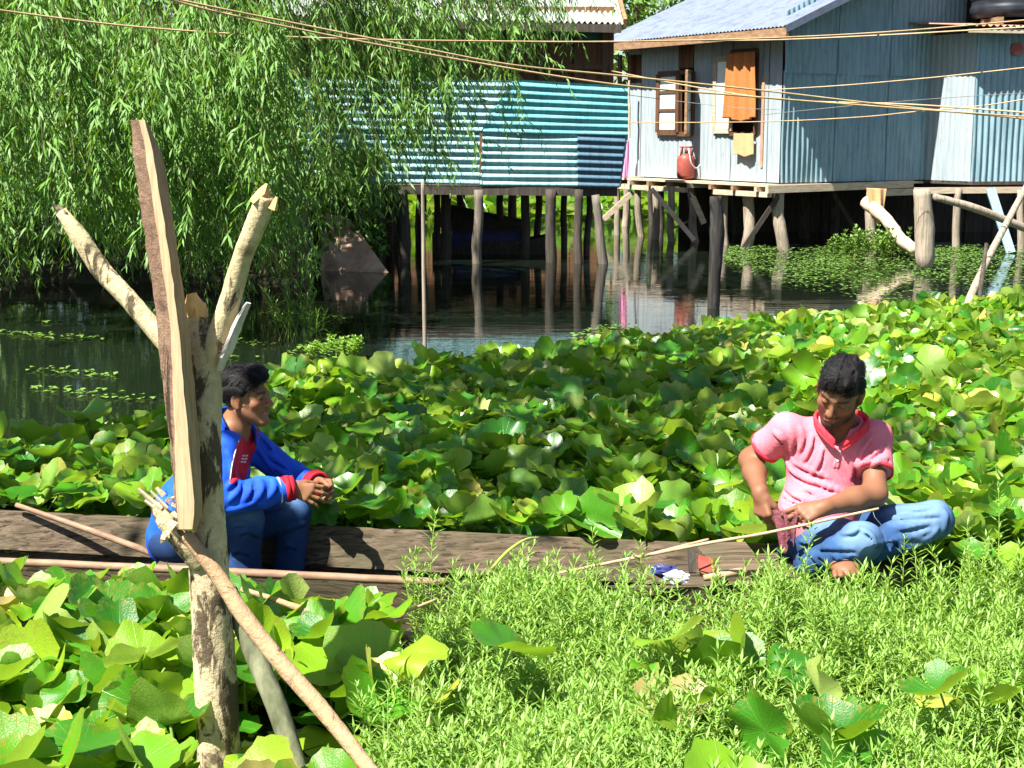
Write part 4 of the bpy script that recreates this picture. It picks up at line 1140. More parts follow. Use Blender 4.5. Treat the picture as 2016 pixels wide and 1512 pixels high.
# ---------------------------------------------------------------- floating weed mats
WEED = [(1418, 500), (1440, 488), (1600, 482), (1800, 478), (2100, 470), (2100, 590), (1700, 600), (1560, 565), (1500, 545), (1430, 520)]
wx, wy = scatter(2.0, 9.5, 12.5, 22.5, .052)
px, py = proj(wx, wy, 0 * wx)
ok = in_poly(px, py, WEED)
dens = .55 + .45 * np.sin(wx * 3 + wy * 2.2) * np.sin(wy * 3.7 - wx) + .25 * np.sin(wx * 9) * np.sin(wy * 7)
lowpart = np.clip((578 - py) / 50, .22, 1)
ok &= rng.random(wx.size) < np.clip(dens, .12, 1) * lowpart
k_ = int(ok.sum())
bl = Blades()
a_ = rng.uniform(0, 6.28, k_)
bl.leaves(np.stack([wx[ok], wy[ok], rng.uniform(.002, .05, k_)], 1), np.stack([np.cos(a_), np.sin(a_), rng.uniform(-.05, .22, k_)], 1), np.stack([0 * a_, 0 * a_, 0 * a_ + 1], 1), rng.uniform(.04, .09, k_), rng.uniform(.025, .06, k_))
tag(bl.build("floating_weed", [M['weed_mat']], seed=3), "mat of small floating weed before the annex stilts", "floating weed", kind="stuff")
# thin weed flecks on the dark water at left and along the lily edge
wx, wy = scatter(-5.5, 2.2, 8.6, 14.5, .05)
px, py = proj(wx, wy, 0 * wx)
band = np.sin(wx * 1.3 + wy * 5.0) * np.sin(wy * 2.1 + .5) + .4 * np.sin(wx * 6 + wy * 9)
ok = (band > .80) & (px < 690) & (py > 610) & (rng.random(wx.size) < .55) | (in_poly(px, py, [(560, 700), (640, 650), (700, 672), (690, 700), (600, 730)]) & (rng.random(wx.size) < .5)) | (in_poly(px, py, [(1100, 672), (1190, 640), (1260, 640), (1230, 668)]) & (rng.random(wx.size) < .6))
k_ = int(ok.sum()); a_ = rng.uniform(0, 6.28, k_); bl = Blades()
bl.leaves(np.stack([wx[ok], wy[ok], rng.uniform(.002, .02, k_)], 1), np.stack([np.cos(a_), np.sin(a_), rng.uniform(-.05, .35, k_)], 1), np.stack([0 * a_, 0 * a_, 0 * a_ + 1], 1), rng.uniform(.04, .09, k_), rng.uniform(.02, .05, k_))
tag(bl.build("floating_weed", [M['weed']], seed=4), "sparse weed flecks drifting on the dark water at left", "floating weed", kind="stuff")
def shrub(name, label, c, r, h, nst, seed, leafL=.09, w=.04, mat='weed', cat="plant"):
    b = Blades(); rg = random.Random(seed)
    for i in range(nst):
        a = rg.uniform(0, 6.28); rr = r * math.sqrt(rg.random())
        herb_plant(b, c[0] + rr * math.cos(a), c[1] + rr * math.sin(a) * .6, c[2], h * rg.uniform(.4, 1), rg, .7, leafL, 5, w)
    return tag(b.build(name, [M[mat], M['herb_stem']], seed=seed), label, cat)
c = P(1715, 488, 20.6); shrub("water_plant", "leafy green plant growing out of the weed by the crooked log", (c.x, c.y, 0), .45, .42, 45, 5)
c = P(1660, 490, 20.9); shrub("water_plant", "smaller leafy plant left of the crooked log plant", (c.x, c.y, 0), .22, .30, 16, 6)
c = P(600, 640, 12.4); shrub("reed_tuft", "tuft of thin reeds at the water edge below the rusty sheet", (c.x, c.y, 0), .25, .45, 26, 8, .16, .010, 'tree_leaf', "reed tuft")
c = P(655, 690, 11.4); shrub("water_plant", "pale leafy water plant at the lily bed's back corner", (c.x, c.y, 0), .22, .16, 30, 9, .05, .03, 'herb')

# ================================================================ WILLOW
WB = P(566, 560, 17.6); WB.z = .2
WT = tag(empty("willow_tree", WB), "large weeping willow with hanging branches before the teal house", "willow")
mb = MB()
tr = [WB + Vector((0, 0, -.3)), WB + Vector((-.05, .05, 1.0)), WB + Vector((-.25, 0, 2.2)), WB + Vector((-.35, 0, 3.2))]
mb.tube(spline(tr, 16), lerp_list([.34, .27, .25, .22], 16), 14, rough=.08, seed=1)
limbs = []
rgw = random.Random(21)
fork = WB + Vector((-.35, 0, 3.2))
for k, (dx, dy, dz) in enumerate(((-3.2, -2.2, 2.4), (-2.0, 1.0, 3.0), (-.6, -2.8, 2.6), (.2, -1.6, 3.2), (.5, -2.4, 2.4), (-1.0, -1.2, 3.4), (-4.0, -.2, 2.2), (-.2, -2.2, 3.6))):
    e = fork + Vector((dx, dy, dz)); m = fork + Vector((dx * .4, dy * .4, dz * .65))
    pts = spline([fork, m, e, e + Vector((dx * .25, dy * .25, -.5))], 14)
    mb.tube(pts, lerp_list([.14, .09, .05, .02], 14), 8, rough=.06, seed=k); limbs.append(pts)
mb.build("trunk", M['bark_dark'], WT, True)
HEM = [(-600, 560), (-100, 560), (0, 600), (60, 540), (150, 500), (220, 530), (330, 590), (430, 610), (560, 600), (640, 520), (690, 450), (780, 450), (850, 420), (920, 400), (960, 330), (1040, 260), (1110, 160), (1190, 110), (1230, 60)]
HEM = np.array(HEM, float)
def twig_leaves(bl, pts, m, rn, ll, out):
    n = len(pts) - 1
    ts = np.linspace(.05, 1, m) * n
    idx = np.minimum(ts.astype(int), n - 1); fr = (ts - idx)[:, None]
    base = pts[idx] * (1 - fr) + pts[idx + 1] * fr
    t = pts[idx + 1] - pts[idx]; t /= np.linalg.norm(t, axis=1, keepdims=True)
    a = rn.uniform(0, 6.28, m)
    sd = np.stack([np.cos(a), np.sin(a), 0 * a], 1)
    dr_ = t * rn.uniform(.5, 1.2, (m, 1)) + sd * rn.uniform(out * .5, out, (m, 1)) + np.array([0, 0, -.3])
    nn = sd * .4 + np.array([-.3, -.4, .8]) + rn.normal(0, .35, (m, 3))
    L = ll * rn.uniform(.6, 1.2, m); w = L * rn.uniform(.11, .165, m)
    bl.leaves(base, dr_, nn, L, w)
def strand(bl, p0, length, drift, rg, twig=True, dens=1.0, ll=.115):
    """hanging branchlet with drooping side twigs, narrow leaves on all"""
    n = max(5, int(length / .2))
    pts = [np.array(p0)]
    d = np.array([drift[0], drift[1], -1.0]); sw = rg.uniform(0, 6)
    step = length / n
    for i in range(n):
        d2 = d + np.array([.2 * math.sin(sw + i * .7), .2 * math.cos(sw * 1.3 + i * .6), 0])
        d2 /= np.linalg.norm(d2); pts.append(pts[-1] + d2 * step)
    pts = np.array(pts)
    bl.stem(pts, .005)
    rn = np.random.default_rng(rg.randrange(1 << 30))
    m = int(length / .036 * dens)
    if m >= 2: twig_leaves(bl, pts, m, rn, ll, .9)
    for k in range(int(length / .26 * dens)):
        u = rg.uniform(.05, .95) * n; i = min(int(u), n - 1); p = pts[i] + (pts[i + 1] - pts[i]) * (u - i)
        a = rg.uniform(0, 6.28); l = rg.uniform(.18, .48)
        q = np.array([math.cos(a), math.sin(a), 0]) * l * .55
        tp = np.array([p, p + q * .6 + np.array([drift[0] * .1, 0, -l * .2]), p + q + np.array([drift[0] * .4 * l, 0, -l * .75])])
        twig_leaves(bl, tp, max(5, int(l / .026)), rn, ll, .85)
bl = Blades()
CL = []
for k in range(440):
    y = rgw.uniform(13.0, 19.0)
    pxc = rgw.uniform(-420, 570) if k % 3 else rgw.uniform(590, 1160)
    if pxc > 620 and y > 17.0: y -= 3.2
    x = (pxc - 1008) / FPX * y
    hem = np.interp(pxc, HEM[:, 0], HEM[:, 1]) - rgw.random() ** 1.5 * 380 + rgw.uniform(-10, 25)
    if rgw.random() < .25: hem -= rgw.uniform(0, 220)
    CL.append((x, y, pxc, hem))
for k in range(150):                              # outer sprays that catch the light
    pxc = rgw.uniform(-60, 560); y = rgw.uniform(11.6, 13.4)
    zb = max(P(pxc, rgw.choice((120, 200, 280, 330, 380, 460)) + rgw.uniform(-60, 60), y).z, .5); zt = zb + rgw.uniform(.5, 1.0)
    for q in range(4): strand(bl, ((pxc - 1008) / FPX * y + rgw.uniform(-.15, .15), y + rgw.uniform(-.15, .15), zt), (zt - zb) * rgw.uniform(.6, 1), (rgw.uniform(-.1, .35), rgw.uniform(-.15, .1)), rgw, dens=.9, ll=.14)
for (x, y, pxc, hem) in CL:
    zb = max(P(pxc, hem, y).z, .10)
    rt = float(np.clip((pxc - 480) / 450, 0, 1))
    ns = rgw.randint(3, 6) if pxc < 640 else rgw.randint(3, 5)
    ztop = zb + rgw.uniform(.9, 1.9) * (1.35 if pxc > 640 else 1)
    lean = .42 * rt
    for q in range(ns):
        L = (ztop - zb) * rgw.uniform(.55, 1.02)
        f_ = rgw.random() * .35
        p0 = np.array([x - lean * (ztop - zb) * (1 - f_) + rgw.uniform(-.28, .28), y + rgw.uniform(-.28, .28), ztop - f_ * (ztop - zb)])
        strand(bl, p0, max(.35, L * (1 - f_)), (lean + rgw.uniform(-.14, .14), rgw.uniform(-.12, .12)), rgw, dens=.8 if pxc < 620 else .62)
# leaf clumps added out of view above, to shade the crown's interior
rc_ = np.random.default_rng(8)
for k in range(300):
    c = np.array([rgw.uniform(-8.5, -1.6), rgw.uniform(12.8, 18.0), rgw.uniform(4.1, 6.8)])
    if c[1] > 15.5 and c[0] > -4.3: continue
    m = 110
    pos = c + rc_.normal(0, .36, (m, 3))
    L_ = .17 * rc_.uniform(.7, 1.3, m)
    bl.leaves(pos, rc_.normal(0, .7, (m, 3)) + np.array([0, 0, -.8]), rc_.normal(0, .6, (m, 3)) + np.array([0, 0, 1]), L_, L_ * .26)
# hanging tips of the top
for k in range(160):
    l = rgw.choice(limbs); p = l[rgw.randrange(5, 14)]
    strand(bl, (p.x + rgw.uniform(-.8, .8), p.y + rgw.uniform(-.8, .8), p.z + rgw.uniform(-.2, .5)), rgw.uniform(1.0, 2.2), (rgw.uniform(-.2, .2), rgw.uniform(-.2, .2)), rgw, dens=.5, ll=.15)
WC = bl.build("crown", [M['willow'], M['willow_twig']], WT, seed=6, bend=.2)
NWL = sum(len(b[0]) for b in bl.B)

# ---------------------------------------------------------------- other trees
def leafy_tree(label, base, h, r, seed, nl=2600, leaf=.22, name="broadleaf_tree", trunk_h=.35, rt=.16, gapk=.8):
    rg = random.Random(seed); rn = np.random.default_rng(seed)
    T = tag(empty(name, base), label, "tree", "trees on the far shore" if base[1] > 30 else None)
    b = Vector(base)
    mbt = MB(); th = h * trunk_h
    mbt.tube(spline([b + Vector((0, 0, -.3)), b + Vector((.1, 0, th * .6)), b + Vector((0, .05, th)), b + Vector((.1, 0, h * .8))], 12), lerp_list([rt * 1.3, rt, rt * .8, rt * .25], 12), 9, rough=.07, seed=seed)
    cl = []
    for k in range(26):
        a = rg.uniform(0, 6.28); u = rg.uniform(-.8, 1); rr = r * math.sqrt(max(.05, 1 - u * u)) * rg.uniform(.45, 1.0)
        c = b + Vector((rr * math.cos(a), rr * math.sin(a), th + (h - th) * (.5 + .5 * u)))
        cl.append(c)
        if k < 10: mbt.tube(spline([b + Vector((0, 0, th * .9)), b.lerp(c, .6) + Vector((0, 0, th * .3)), c], 8), lerp_list([rt * .4, rt * .2, .015], 8), 6)
    mbt.build("trunk", M['bark_dark'], T, True)
    bl = Blades()
    for c in cl:
        m = nl // len(cl); rc = r * rg.uniform(.28, .48)
        pos = rn.normal(0, 1, (m, 3)); pos /= np.linalg.norm(pos, axis=1, keepdims=True)
        pos = np.array(c) + pos * (rc * rn.random((m, 1)) ** .45) * np.array([1, 1, .8])
        d = rn.normal(0, 1, (m, 3)) + np.array([0, 0, -.4]); nn = rn.normal(0, .6, (m, 3)) + np.array([0, 0, 1])
        bl.leaves(pos, d, nn, leaf * rn.uniform(.6, 1.3, m), leaf * rn.uniform(.35, .6, m))
    bl.build("crown", [M['tree_leaf'], M['stick_bark']], T, seed=seed)
    return T
leafy_tree("dark bushy tree on the bank behind the willow at far left", (-7.6, 21.5, .2), 5.2, 2.2, 1, 5200, .15, trunk_h=.15)
leafy_tree("dark bushy tree on the bank behind the willow trunk", (-4.6, 22.5, .2), 5.0, 2.0, 2, 5200, .15, trunk_h=.15)
leafy_tree("dense round tree on the bank between willow trunk and teal house", (-3.0, 24.0, .1), 5.4, 1.7, 3, 4200, .15, trunk_h=.2)
for i, (x, y, h, r, lab) in enumerate(((-6.6, 18.6, 1.9, 1.25, "low dark bush at the water under the willow, farthest left"), (-4.9, 18.7, 2.2, 1.2, "dark bush at the water under the willow, left of its trunk"), (-3.3, 18.9, 1.9, 1.0, "dark bush at the water just left of willow trunk base"), (-2.1, 19.6, 1.5, .6, "small dark bush between willow trunk and rusty sheet"))):
    T = leafy_tree(lab, (x, y, 0), h, r, 60 + i, 2600, .13, "bush", .05, .05); T["category"] = "bush"
# the tree whose boughs reach over the boat from the left
rs_ = np.random.default_rng(77); rgt = random.Random(77)
TT = tag(empty("shade_tree", (-5.4, 4.9, 0)), "broad leafy tree reaching over the boat from the left bank", "tree")
mbt = MB(); tb = Vector((-5.4, 4.9, -.3))
mbt.tube(spline([tb, tb + Vector((.1, .1, 2)), tb + Vector((.5, .3, 3.6)), tb + Vector((1.2, .6, 5.0))], 14), lerp_list([.26, .2, .17, .1], 14), 10, rough=.06)
bl2 = Blades()
for k in range(29):
    c = Vector((rgt.uniform(-3.9, -1.0), rgt.uniform(4.0, 8.4), rgt.uniform(4.4, 6.4)))
    if k < 14: mbt.tube(spline([tb + Vector((.5, .3, 3.6)), (tb + Vector((.5, .3, 3.9))).lerp(c, .6), c], 8), lerp_list([.07, .04, .012], 8), 6)
    m = 210
    pos = np.array(c) + rs_.normal(0, .33, (m, 3))
    bl2.leaves(pos, rs_.normal(0, 1, (m, 3)) + np.array([0, 0, -.4]), rs_.normal(0, .6, (m, 3)) + np.array([0, 0, 1]), .17 * rs_.uniform(.6, 1.3, m), .09 * rs_.uniform(.6, 1.3, m))
mbt.build("trunk", M['bark_dark'], TT, True); bl2.build("crown", [M['tree_leaf'], M['stick_bark']], TT, seed=77)
# far wood closing the view
m = 16000; fx_ = rs_.uniform(-32, 32, m); fh = 6.2 + 1.6 * np.sin(fx_ * .8) + 1.2 * np.sin(fx_ * 1.9 + 1)
blw = Blades(); zz = rs_.random(m) ** .8 * fh + .2
blw.leaves(np.stack([fx_, 49.5 + rs_.uniform(-1.6, 1.6, m) + .8 * np.sin(fx_ * 1.3), zz], 1), rs_.normal(0, 1, (m, 3)) + np.array([0, 0, -.4]), rs_.normal(0, .6, (m, 3)) + np.array([0, -.3, 1]), .62 * rs_.uniform(.5, 1.3, m), .34 * rs_.uniform(.5, 1.3, m))
tag(blw.build("far_wood", [M['tree_leaf']], seed=78), "dark far wood closing the view behind the houses", "wood", kind="stuff")
leafy_tree("tree seen in the gap between teal and grey roofs", (3.6, 44, .6), 8.5, 3.0, 4, 3200, .3)
leafy_tree("tall tree rising on the far shore behind the grey roof", (7.5, 47, .6), 9.0, 3.2, 5, 2600, .3)
leafy_tree("wide tree on the far shore behind the teal house", (-1.5, 48, .6), 8.0, 3.4, 6, 2600, .3)
leafy_tree("rounded tree on the far shore behind the bank trees", (-10, 47, .6), 8.5, 3.6, 7, 2600, .3)
# ================================================================ WOODEN BOAT
BO = tag(empty("wooden_boat", (-.6, 5.3, 0)), "long weathered grey brown wooden boat lying in the lily bed", "boat")
ST = [(-4.2, 6.23, 5.57), (-3.0, 6.02, 5.385), (-2.03, 5.85, 5.235), (-1.2, 5.70, 5.105), (-.32, 5.548, 4.97), (.30, 5.44, 4.93), (.63, 5.385, 4.93), (1.0, 5.37, 4.96), (1.25, 5.35, 5.0), (1.40, 5.31, 5.06), (1.50, 5.24, 5.14)]
def hull_side(k, ztop, zbot, th, inward):
    mb = MB(); vs = []
    for s_ in ST:
        y = s_[k]; lift = max(0, (s_[0] - 1.4)) * .08
        vs += [(s_[0], y, ztop + lift), (s_[0], y + inward * th, ztop + lift), (s_[0], y + inward * (th + .05), zbot), (s_[0], y + inward * .05, zbot)]
    fs = []
    for i in range(len(ST) - 1):
        for j in range(4):
            a, b = i * 4 + j, i * 4 + (j + 1) % 4
            fs.append((a, b, b + 4, a + 4))
    mb.add(vs, fs); return mb
hull_side(1, .220, .075, .024, -1).build("side_plank", M['boat'], BO)
hull_side(1, .071, -.12, .026, -1).build("side_plank", M['boat'], BO)
hull_side(2, .185, -.12, .024, 1).build("side_plank", M['boat'], BO)
mb = MB(); vs = []; fs = []
for s_ in ST: vs += [(s_[0], s_[1] - .06, -.09), (s_[0], s_[2] + .06, -.09)]
for i in range(len(ST) - 1): fs.append((i * 2, i * 2 + 1, i * 2 + 3, i * 2 + 2))
mb.add(vs, fs); mb.build("bottom_boards", M['boat'], BO)
mb = MB(); pts = [(s_[0], s_[2] + .012, .192) for s_ in ST[:5]] + [(-.24, 4.975, .192)]
mb.tube(spline(pts, 40), lerp_list([.016, .015, .016, .013], 40), 10, rough=.07, seed=4); mb.build("gunwale_rail", M['rail'], BO, True)
for x in (-2.75, -1.75, -.75, .15):
    yf = np.interp(x, [s[0] for s in ST], [s[1] for s in ST]); yn = np.interp(x, [s[0] for s in ST], [s[2] for s in ST])
    mb = MB(); mb.beam((x, yf - .05, -.07), (x, yn + .05, -.07), .05, .04)
    mb.build("rib_frame", M['boat'], BO)
mb = MB(); mb.beam((-1.19, 5.66, .148), (-1.19, 5.13, .148), .26, .03); mb.build("thwart", M['boat'], BO)
mb = MB(); vs = [(.86, 5.36, .20), (.86, 4.98, .20), (1.3, 5.0, .20), (1.42, 5.09, .205), (1.42, 5.27, .205), (1.3, 5.34, .20)]
mb.add(vs + [(a, b, c - .03) for a, b, c in vs], [tuple(range(6)), tuple(range(11, 5, -1))] + [(i, i + 6, (i + 1) % 6 + 6, (i + 1) % 6) for i in range(6)]); mb.build("bow_deck", M['boat'], BO)
mb = MB(); mb.beam((-.9 + 1.66, 5.36, .06), (.76, 4.96, .06), .03, .20); mb.build("bulkhead", M['boat'], BO)

# tilted board, pieces lying about on the bow
mb = MB(); mb.quadbox([P(1418, 1128, 4.96), P(1512, 1119, 5.0), P(1466, 1066, 5.22), P(1366, 1070, 5.22)], .022)
tag(mb.build("loose_board", M['boat']), "loose grey board tilted across the boat beside the seated man", "board")
mb = MB(); mb.beam(P(1364, 1128, 5.05), P(1360, 1070, 5.1), .025, .02); tag(mb.build("short_stake", M['stilt_dark']), "short dark stake upright in boat under the rod sticks", "stake")
mb = MB(); mb.quadbox([P(1376, 1122, 5.02), P(1408, 1130, 4.98), P(1404, 1100, 5.06), P(1374, 1092, 5.1)], .03); tag(mb.build("red_rag", M['red_cloth']), "red rag tucked under the tilted board", "cloth")
def crumple(name, label, cat, c, r, mat, seed, sq=.6):
    import bmesh
    bm = bmesh.new(); bmesh.ops.create_icosphere(bm, subdivisions=3, radius=1); rg = random.Random(seed)
    ax = [Vector((rg.uniform(-1, 1), rg.uniform(-1, 1), rg.uniform(-1, 1))) for _ in range(7)]
    for v in bm.verts:
        s = 1 + sum(.09 * math.sin(a.dot(v.co) * (4 + i * 1.5) + i) for i, a in enumerate(ax))
        v.co = Vector((v.co.x * r[0] * s, v.co.y * r[1] * s, v.co.z * r[2] * s)) + c
    me = bpy.data.meshes.new(name); bm.to_mesh(me); bm.free(); me.materials.append(mat)
    return tag(link_mesh(name, me), label, cat)
crumple("plastic_bag", "crumpled white plastic bag lying at the boat side among herbs", "plastic bag", P(1332, 1136, 4.99), (.045, .03, .022), M['bag'], 1)
crumple("plastic_bag", "dark navy plastic wrapper behind the crumpled white bag", "plastic wrapper", P(1310, 1124, 5.05), (.05, .03, .022), M['bag_blue'], 2)
mb = MB(); mb.tube(spline([P(1385, 1137, 4.92), P(1420, 1132, 4.92), P(1462, 1124, 4.94)], 10), lerp_list([.014, .016, .013], 10), 8, rough=.06); tag(mb.build("short_pole", M['pole_tan'], None, True), "short tan pole piece along the boat edge below the tilted board", "pole")
# punting pole and rod
mb = MB(); mb.tube(spline([P(32, 994, 5.80), P(160, 1038, 5.68), P(270, 1078, 5.53), P(375, 1117, 5.3), P(450, 1142, 5.2)], 20), lerp_list([.010, .013, .014, .014], 20), 9, rough=.04, seed=2)
tag(mb.build("punting_pole", M['rail'], None, True), "thin brown pole lying slantwise over the boat's far side at left", "pole")
mb = MB(); mb.tube(spline([P(1100, 1128, 4.86), P(1250, 1098, 4.86), P(1390, 1070, 4.87), P(1520, 1047, 4.86), P(1730, 1001, 4.84)], 40), lerp_list([.0045, .006, .006, .0055, .004], 40), 8, rough=.06, seed=3)
FR = mb.build("fishing_rod", M['pole_tan'], None, True)
tag(FR, "thin cane fishing rod lying across the man's knees toward the left", "fishing rod")
mb = MB(); mb.tube([P(1718, 1004, 4.84), P(1722, 1018, 4.84), P(1742, 1042, 4.86)], .0009, 5); mb.build("fishing_line", M['bag'], FR)
mb = MB(); mb.tube(spline([P(1275, 1092, 4.95), P(1340, 1076, 4.97), P(1395, 1062, 5.0)], 12), lerp_list([.004, .006, .005], 12), 8, rough=.06)
tag(mb.build("stick", M['pole_tan'], None, True), "short second stick lying just above the fishing rod", "stick")
mb = MB(); mb.tube(spline([P(745, 1218, 4.55), P(800, 1203, 4.6), P(860, 1180, 4.7)], 12), .0055, 7, rough=.06)
tag(mb.build("stick", M['pole_tan'], None, True), "dry thin stick slanting into the herb's left end below boat rail", "stick")
mb = MB(); mb.tube(spline([P(476, 1160, 4.6), P(540, 1180, 4.55), P(590, 1198, 4.5), P(632, 1212, 4.5)], 12), lerp_list([.010, .009, .012, .006], 12), 7, rough=.12)
tag(mb.build("stick", M['stick_bark'], None, True), "pale broken twig lying across lily stalks right of the stump", "stick")

# ================================================================ STUMP WITH BRANCHES, LEANING TIMBER AND POLES
def PS(px, py, d): return P(px, py, d - .14)
SB = PS(440, 1512, 4.0); SB.z = 0
SU = tag(empty("tree_stump", SB), "forked pale bark stump standing upright in the near lily bed", "tree stump")
def bark_tube(pts, rad, n, ns, seed, amp, parent, name, mat, endcut=None):
    mb = MB(); sp = spline(pts, ns); rd = [q * (.9 if name == 'branch' else 1) for q in lerp_list(rad, ns)]
    mb.tube(sp, rd, n)
    rg = np.random.default_rng(seed)
    V = np.array(mb.v); C = np.repeat(np.array([list(p) for p in sp]), n, 0)[:len(V)]
    d = V - C; L = np.linalg.norm(d, axis=1, keepdims=True) + 1e-6
    ph = rg.uniform(0, 6.28, 8); fr = rg.uniform(10, 42, (8, 3)) * np.array([1, 1, .5])
    s = sum(math.sqrt(1.0 / (1 + i * .4)) * np.sin(V @ fr[i] + ph[i]) for i in range(8))
    kn = rg.normal(0, .35, len(V))
    V = V + d / L * ((s * .35 + kn * .6) * amp)[:, None]
    mb.v = [tuple(v) for v in V]
    return mb.build(name, mat, parent, True)
d = 4.0
bark_tube([SB + Vector((.01, 0, -.3)), PS(432, 1512, d), PS(426, 1380, d), PS(418, 1230, d), PS(411, 1110, d), PS(410, 1000, d), PS(408, 870, d), PS(406, 760, d), PS(400, 690, d), PS(398, 655, d)],
          [.062, .060, .058, .056, .052, .041, .040, .041, .046, .040], 30, 130, 1, .0042, SU, "trunk", M['birch'])
bark_tube([PS(403, 735, d), PS(425, 675, 3.98), PS(450, 600, 3.96), PS(478, 505, 3.93), PS(508, 430, 3.9), PS(524, 385, 3.88)], [.030, .034, .031, .028, .029, .024], 22, 60, 2, .0028, SU, "branch", M['birch2'])
mb = MB(); mb.tube([PS(513, 400, 3.885), PS(520, 378, 3.88), PS(526, 362, 3.88)], [.023, .018, .004], 9, rough=.35, seed=5); mb.tube([PS(536, 412, 3.87), PS(545, 388, 3.87)], [.014, .004], 7, rough=.3, seed=6)
mb.build("broken_end", M['cut_wood'], SU)
bark_tube([PS(392, 760, 4.02), PS(345, 700, 4.04), PS(300, 645, 4.06), PS(250, 585, 4.08), PS(200, 530, 4.1), PS(160, 470, 4.1), PS(122, 418, 4.12)], [.032, .030, .029, .028, .030, .027, .018], 22, 64, 3, .0028, SU, "branch", M['birch2'])
mb = MB(); mb.tube([PS(128, 426, 4.118), PS(116, 412, 4.12), PS(104, 402, 4.12)], [.019, .012, .003], 8, rough=.4, seed=8); mb.build("broken_end", M['bark_dark'], SU)
bark_tube([PS(396, 700, 4.0), PS(389, 650, 4.0), PS(386, 622, 4.0)], [.034, .033, .028], 18, 14, 4, .003, SU, "stub", M['birch'])
mb = MB(); mb.tube([PS(386, 624, 4.0), PS(383, 600, 3.99), PS(377, 578, 3.99)], [.030, .026, .012], 9, rough=.3, seed=9); mb.tube([PS(397, 622, 3.99), PS(400, 596, 3.99)], [.018, .010], 7, rough=.3, seed=10)
mb.build("cut_end", M['cut_wood'], SU)
mb = MB(); mb.tube(spline([PS(432, 728, 3.97), PS(448, 690, 3.95), PS(468, 640, 3.94), PS(489, 596, 3.93)], 14), lerp_list([.010, .017, .016, .008], 14), 8, rough=.16, seed=12, squash=.5); mb.build("peeled_sliver", M['pale_wood'], SU)
bark_tube([PS(398, 1105, 3.97), PS(360, 1070, 3.95), PS(325, 1025, 3.95), PS(305, 990, 3.95)], [.030, .024, .026, .018], 14, 24, 6, .006, SU, "broken_branch", M['birch'])
mb = MB()
for (a, b, r) in (((318, 1002), (272, 962), .006), ((322, 1012), (285, 985), .005), ((330, 1000), (296, 966), .004)):
    mb.tube([PS(*a, 3.94), PS(*b, 3.94)], [r * 1.3, r * .8], 6)
mb.build("splinters", M['bag'] if False else M['beam_pale'], SU)
mb = MB()
rg = random.Random(4)
for i in range(9):                            # curling bark flakes
    c = PS(rg.uniform(308, 366), rg.uniform(965, 1065), 3.94 - rg.random() * .03)
    r_ = rg.uniform(.007, .016)
    mb.tube([c, c + Vector((rg.uniform(-.02, .02), rg.uniform(-.01, .01), rg.uniform(-.015, .025)))], [r_, r_ * .5], 7, rough=.35, seed=i)
mb.build("bark_flakes", M['birch'], SU)
for i, (x_, y_, s_) in enumerate(((392, 1260, 1.0), (432, 1110, .8), (440, 1400, 1.1), (398, 1440, .9), (425, 1006, .7))):
    pass
# sawn timber: dark bark side, bright corner strip, tan side
stn = [(236, 257, 274, 285, 291), (300, 262, 286, 301, 322), (450, 283, 309, 326, 345), (650, 310, 337, 352, 373), (850, 331, 343, 370, 392), (1000, 346, 348, 383, 399), (1042, 350, 352, 378, 386)]
TB = MB(); cols = []
_t = np.array(stn, float); _y = np.concatenate([[236], np.linspace(250, 1035, 34), [1042]]); _r = np.random.default_rng(5)
stn = [(y_, *[float(np.interp(y_, _t[:, 0], _t[:, j]) + _r.normal(0, .8) * (1.6 if j == 1 else 1)) for j in (1, 2, 3, 4)]) for y_ in _y]
for (y, a, b, c_, e) in stn:
    cols.append([PS(a, y, 3.90), PS(b, y, 3.865), PS(c_, y, 3.86), PS(e, y + 6, 3.90), PS((a + e) / 2 + 4, y, 3.955)])
vs = [p for r_ in cols for p in r_]; 
fs = [(i * 5 + j, i * 5 + (j + 1) % 5, (i + 1) * 5 + (j + 1) % 5, (i + 1) * 5 + j) for i in range(len(cols) - 1) for j in range(5)]
b0_ = [(0, 1, 2, 0)[:3]]
TB.v = [tuple(v) for v in vs]
for i in range(len(cols) - 1):
    for j in range(5):
        TB.f.append((i * 5 + j, (i + 1) * 5 + j, (i + 1) * 5 + (j + 1) % 5, i * 5 + (j + 1) % 5)); TB.m.append({0: 0, 1: 1, 2: 2, 3: 2, 4: 0}[j])
TB.f.append((0, 1, 2, 3, 4)); TB.m.append(2); e_ = (len(cols) - 1) * 5
TB.f.append((e_ + 4, e_ + 3, e_ + 2, e_ + 1, e_)); TB.m.append(1)
o = TB.build("leaning_timber", [M['dark_plank'], M['fresh_wood'], M['tan_wood']])
tag(o, "sawn timber with dark bark side and fresh tan faces leaning on the stump", "timber")
bark_tube([PS(366, 1052, 3.93), PS(430, 1135, 3.9), PS(475, 1205, 3.86), PS(545, 1295, 3.8), PS(635, 1400, 3.7), PS(720, 1505, 3.6), PS(790, 1590, 3.5)], [.017, .020, .023, .022, .021, .020, .019], 14, 90, 9, .0018, None, "leaning_branch", M['stick_bark'])
tag(bpy.context.scene.objects["leaning_branch"], "reddish brown knotty branch slanting from the stump down to lower right", "branch")
bark_tube([PS(452, 1160, 4.04), PS(480, 1235, 4.02), PS(515, 1320, 3.98), PS(552, 1410, 3.94), PS(585, 1512, 3.9), PS(608, 1590, 3.86)], [.022, .027, .029, .030, .028, .027], 16, 60, 10, .0008, None, "leaning_pole", M['pole_green'])
tag(bpy.context.scene.objects["leaning_pole.003"] if "leaning_pole.003" in bpy.context.scene.objects else bpy.context.scene.objects["leaning_pole"], "smooth grey green curved pole leaning behind the reddish branch at the stump", "pole")
